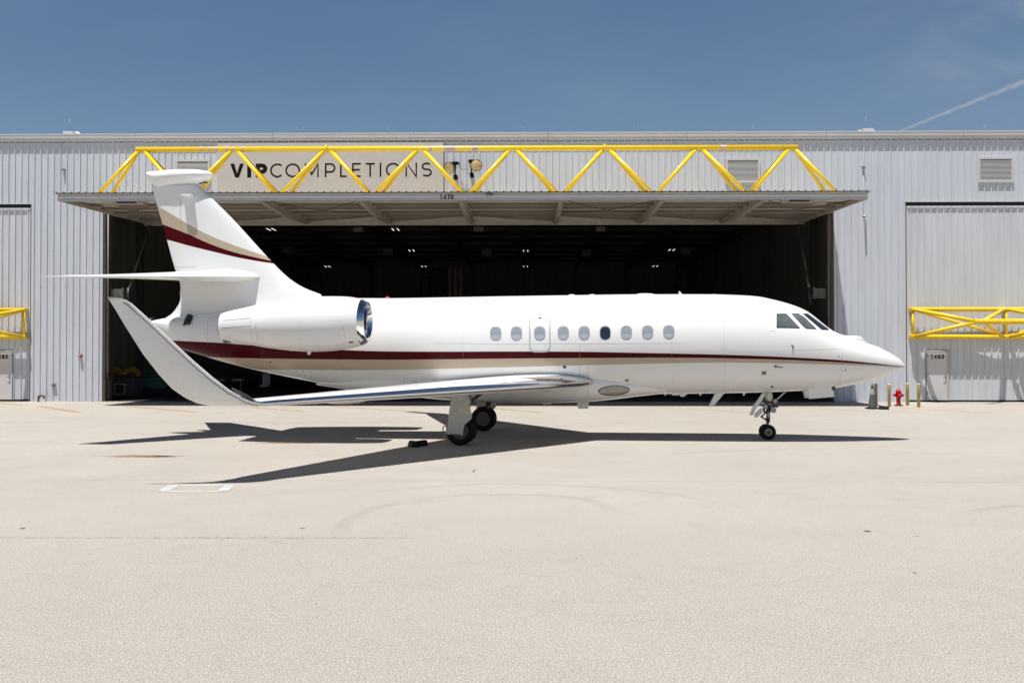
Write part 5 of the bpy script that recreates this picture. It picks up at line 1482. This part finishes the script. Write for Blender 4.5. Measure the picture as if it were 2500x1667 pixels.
# polished lip, duct, fan
cz0, r0 = (nT(nx1) + nB(nx1)) / 2, (nT(nx1) - nB(nx1)) / 2
oz = JP(896, 781, YN).z; ri = .445
lip = [nring(x) for x in np.linspace(xl_ + .0005, nx1, 8)]
for q in np.linspace(0, math.pi / 2, 6)[1:]:
    lip.append(circ(nx1 + .035 * math.sin(q * 2), cz0 + (oz - cz0) * (q / (math.pi / 2)), r0 + (ri - r0) * (q / (math.pi / 2))))
lip.append(circ(nx1 - .12, oz, ri - .02))
for par, mir in ((E1, 0), (E2, 1)):
    def put(mb_, nm, m_):
        if mir: mb_.v = [(x, -y, z) for x, y, z in mb_.v]
        return mb_.build(nm, m_, par)
    mb = MB(); mb.rings(lip, False, False); put(mb, 'intake_lip', M_CHROME)
    mb = MB(); mb.rings([circ(nx1 - .121, oz, ri - .021), circ(nx1 - .4, oz, ri - .03), circ(nx1 - .75, oz, ri - .01)], False, False); put(mb, 'intake_duct', M_DUCT)
    mb = MB()
    for k in range(28):
        a = 2 * math.pi * k / 28; b_ = a + .20
        mb.add([(nx1 - .62, YN + .12 * math.cos(a), oz + .12 * math.sin(a)), (nx1 - .70, YN + .12 * math.cos(b_), oz + .12 * math.sin(b_)),
                (nx1 - .70, YN + (ri - .02) * math.cos(b_ + .1), oz + (ri - .02) * math.sin(b_ + .1)), (nx1 - .60, YN + (ri - .02) * math.cos(a + .08), oz + (ri - .02) * math.sin(a + .08))], [(0, 1, 2, 3)])
    mb.rings([circ(nx1 - .74, oz, ri - .02), circ(nx1 - .75, oz, .01)], False, False); mb.lathe([(.13, -.70), (.11, -.58), (.06, -.5), (.002, -.46)], (nx1, YN, oz), 'x', 20); put(mb, 'fan', M_FAN)
    zc2, r2 = (nT(nx0) + nB(nx0)) / 2, (nT(nx0) - nB(nx0)) / 2
    mb = MB(); mb.rings([circ(nx0 + .02, zc2, r2 - .03), circ(nx0 - .03, zc2, r2 - .04), circ(nx0 - .03, zc2, r2 - .08), circ(nx0 + .3, zc2, r2 - .12)], False, True); put(mb, 'exhaust_nozzle', M_DSTEEL)
def nac_y(x, z):
    if not nx0 < x < nx1: return YN
    a, b = nT(x), nB(x); c, r = (a + b) / 2, (a - b) / 2
    return YN - math.sqrt(max(r * r - (z - c) ** 2, 0))
def nline(pts, wd, mb): return sline(pts, wd, .002, fn=nac_y, mb=mb)
mb = MB(); nline([(545, 782.5), (575, 780), (610, 776.8)], .010, mb); nline([(545, 801), (575, 798.5), (610, 796)], .010, mb)
both(mb, 'reverser_seam', M_LINED, JET)
mb = MB(); nline([(610, 776.8), (613, 790), (610, 796), (614, 820), (619, 836), (622, 843)], .005, mb); nline([(625, 789), (624, 800), (629, 830), (635, 846)], .005, mb); nline([(806, 782), (836, 785), (838, 800), (843, 828)], .004, mb)
both(mb, 'cowl_seam', M_LINE, JET)
def onnac(u, v):
    c = YN - .5
    for _ in range(14):
        p = JP(u, v, c); c = .4 * c + .6 * nac_y(p.x, p.z)
    return JP(u, v, c)
p = onnac(856, 835); mb = MB(); mb.sphere((p.x, p.y + .01, p.z), 1, sc=(.065, .03, .025)); both(mb, 'cowl_scoop', M_DSTEEL, JET)
p = JP(756, 859, YN); mb = MB(); mb.prism([(p.x - .05, YN - .015, p.z + .03), (p.x + .05, YN - .015, p.z + .03), (p.x + .01, YN - .015, p.z - .07), (p.x - .05, YN - .015, p.z - .07)], (0, .03, 0)); both(mb, 'drain_mast', M_WHITE, JET)
# pylons
a, b = JP(820, 775, -1.4), JP(560, 782, -1.4)
mb = MB(); mb.rings([airfoil_ring((a.x, y, a.z), (b.x, y, b.z), .26) for y in (-.5, -1.9)]); both(mb, 'engine_pylon', M_WHITE, JET)

# ---- main gear
def wheel(y, x, r, wd, out, parent_name, rim_m, hub=.58):
    """tyre as part, rim as its sub-part; out = -1 faces the camera side"""
    mb = MB(); rr = r * hub
    mb.lathe([(rr, -wd * .40), (r * .78, -wd * .5), (r * .93, -wd * .44), (r * .99, -wd * .22), (r, 0), (r * .99, wd * .22), (r * .93, wd * .44), (r * .78, wd * .5), (rr, wd * .40)], (x, y, r), 'y', 36, cap=False)
    for g_ in (-.16, 0, .16): mb.lathe([(r * .992, wd * g_ - .004), (r * 1.002, wd * g_ - .003), (r * 1.002, wd * g_ + .003), (r * .992, wd * g_ + .004)], (x, y, r), 'y', 36, cap=False)
    ty = mb.build('wheel', M_RUBBER, JET)
    mb = MB(); s_ = out
    mb.lathe([(rr + .004, s_ * wd * .40), (rr - .012, s_ * wd * .42), (rr - .03, s_ * wd * .30), (rr * .55, s_ * wd * .22), (rr * .45, s_ * wd * .36), (rr * .3, s_ * wd * .42), (.001, s_ * wd * .43)], (x, y, r), 'y', 30)
    mb.lathe([(rr + .002, -s_ * wd * .40), (rr * .5, -s_ * wd * .3), (.001, -s_ * wd * .3)], (x, y, r), 'y', 24)
    mb.build('rim', rim_m, ty)
    mb = MB()
    for k in range(9):
        a = 2 * math.pi * k / 9; q = rr * .74; cx, cz = x + q * math.cos(a), r + q * math.sin(a)
        mb.cyl((cx, y + s_ * wd * .20, cz), (cx, y + s_ * wd * .285, cz), r * .055, n=10)
    mb.build('rim_hole', M_BLACK, ty)
    return ty
MR = .345
wx0 = JP(1124, 1050, -2.42).x
for sgn in (-1, 1):
    for k, yy in enumerate((2.02, 2.40)):
        wheel(sgn * yy, wx0, MR, .20, -1 if (sgn < 0) == (k == 1) or sgn > 0 and k == 0 else 1, 'wheel', M_RIM)
    y = sgn * 2.21
    mb = MB(); mb.cyl((wx0, y - .26, MR), (wx0, y + .26, MR), .05, n=14); mb.cyl((wx0, y, MR), (wx0 + .12, y, .75), .055, n=14); mb.cyl((wx0 + .11, y, .72), (wx0 + .18, y, 1.35), .085, n=16)
    mb.beam((wx0 - .05, y, .42), (wx0 - .16, y, .66), .06, .04); mb.beam((wx0 - .16, y, .66), (wx0 + .04, y, .86), .06, .04)
    mb.build('main_gear_leg', M_STEEL, JET)
    mb = MB(); mb.cyl((wx0 + .16, y, 1.0), (wx0 + .55, y * .82, 1.30), .04, n=12); mb.build('side_brace', M_DSTEEL, JET)
DPX = [(1101, 960), (1142, 960), (1144.5, 978.6), (1152, 1015), (1152, 1020.7), (1132.8, 1038.2), (1129, 1063.5), (1124.6, 1063.5), (1124, 1059.8), (1100, 1059.3), (1099, 1061), (1095, 1061), (1094, 1059), (1086, 1058), (1091.5, 1049), (1094.5, 1020)]
Pd = [JP(u, v, -2.60) for u, v in DPX]
mb = MB(); mb.prism([(p.x, -2.60 + (.10 if p.z > 1.1 else 0), p.z) for p in Pd], (0, .03, 0)); both(mb, 'main_gear_door', M_WHITE2, JET)
p = JP(1086, 1047, -2.5); mb = MB(); mb.tube([(p.x + .05 * math.cos(a), -2.5, p.z + .07 * math.sin(a)) for a in np.linspace(.6, 5.6, 12)], .012, n=6); both(mb, 'brake_hose', M_RUBBER, JET)

# ---- nose gear
ngx = JP(1873, 1000, 0).x
for s_ in (-1, 1):
    wheel(s_ * .15, ngx, .192, .16, s_, 'wheel', M_RIM, .46)
    mb = MB(); mb.lathe([(.090, s_ * .066), (.093, s_ * .072), (.070, s_ * .074), (.066, s_ * .066)], (ngx, s_ * .15, .192), 'y', 26, cap=False); mb.build('rim_ring', M_LRIM, JET)
zb_ = FUS.bot(ngx)
mb = MB(); mb.cyl((ngx, -.14, .192), (ngx, .14, .192), .035, n=12); mb.cyl((ngx, 0, .19), (ngx + .02, 0, .50), .035, n=14); mb.cyl((ngx + .02, 0, .46), (ngx + .03, 0, .82), .052, n=14)
mb.cyl((ngx + .03, 0, .80), (ngx + .05, 0, 1.02), .065, n=14); mb.build('nose_gear_leg', M_STEEL, JET)
mb = MB(); mb.cyl((ngx + .05, 0, .96), (ngx + .03, 0, zb_ + .1), .10, .085, n=18); mb.build('nose_gear_cylinder', M_WHITE2, JET)
def pl(pts, y, r, name, m, n=8):
    mb = MB(); mb.tube([JP(u, v, y) for u, v in pts], r, n=n); return mb.build(name, m, JET)
pl([(1856, 977), (1870, 981), (1893, 984)], -.1, .03, 'steering_link', M_DSTEEL); pl([(1858, 988), (1876, 991), (1899.5, 993)], -.1, .022, 'steering_link', M_DSTEEL)
pl([(1864, 996), (1868, 1008), (1872, 1003), (1888, 996), (1889, 1005)], -.08, .03, 'steering_link', M_DSTEEL); pl([(1868, 984), (1862, 990), (1867, 999)], .1, .03, 'steering_link', M_DSTEEL)
for u, v, r in ((1892.5, 979, .055), (1888, 1001, .07), (1868, 993, .06), (1862, 984, .04)):
    p = JP(u, v, -.1); mb = MB(); mb.cyl((p.x, -.14, p.z), (p.x, -.02, p.z), r, n=16); o = mb.build('actuator', M_STEEL, JET)
p = JP(1892.5, 979, -.1); mb = MB(); mb.lathe([(.022, -.146), (.04, -.146), (.04, -.141)], (p.x, 0, p.z), 'y', 14); mb.build('taxi_lamp', M_LRIM, JET)
pl([(1857, 1016), (1872, 1026), (1880, 1028)], 0, .022, 'torque_link', M_STEEL); pl([(1858, 1017), (1875, 1003)], 0, .022, 'torque_link', M_STEEL)
pl([(1869, 1021), (1873, 1026), (1871, 1031)], -.03, .014, 'tow_fitting', M_DSTEEL)
pl([(1897, 974.5), (1919, 955)], -.12, .016, 'door_rod', M_WHITE2)
blade([(1861, 959), (1869.5, 959), (1862, 976), (1842, 1003), (1841, 1010), (1835, 1014.5), (1829.5, 1011.5), (1838, 992)], -.18, .03, 'nose_gear_door', M_WHITE2)
blade([(1857, 996), (1862, 998), (1864, 1003), (1848, 1019), (1841.5, 1017.5), (1845, 1008)], -.12, .10, 'nose_gear_rear_door', M_WHITE2)
pl([(1861, 999), (1868, 1007)], -.05, .018, 'door_hinge', M_STEEL)
blade([(1972.8, 949.5), (2033.6, 944), (2037, 968.4), (1975, 973.6)], -.33, .025, 'nose_gear_door', M_WHITE)
blade([(1962, 951), (1972, 950.5), (1974, 970), (1966, 971)], -.20, .25, 'gear_bay_fitting', M_WHITE2)
p = JP(2034, 947, -.3); mb = MB(); mb.box((p.x - .04, -.36, p.z - .05), (p.x + .04, -.2, p.z + .05)); mb.cyl((p.x, -.3, p.z), (p.x + .01, -.3, p.z - .26), .012, n=6); mb.build('door_hinge', M_DSTEEL, JET)
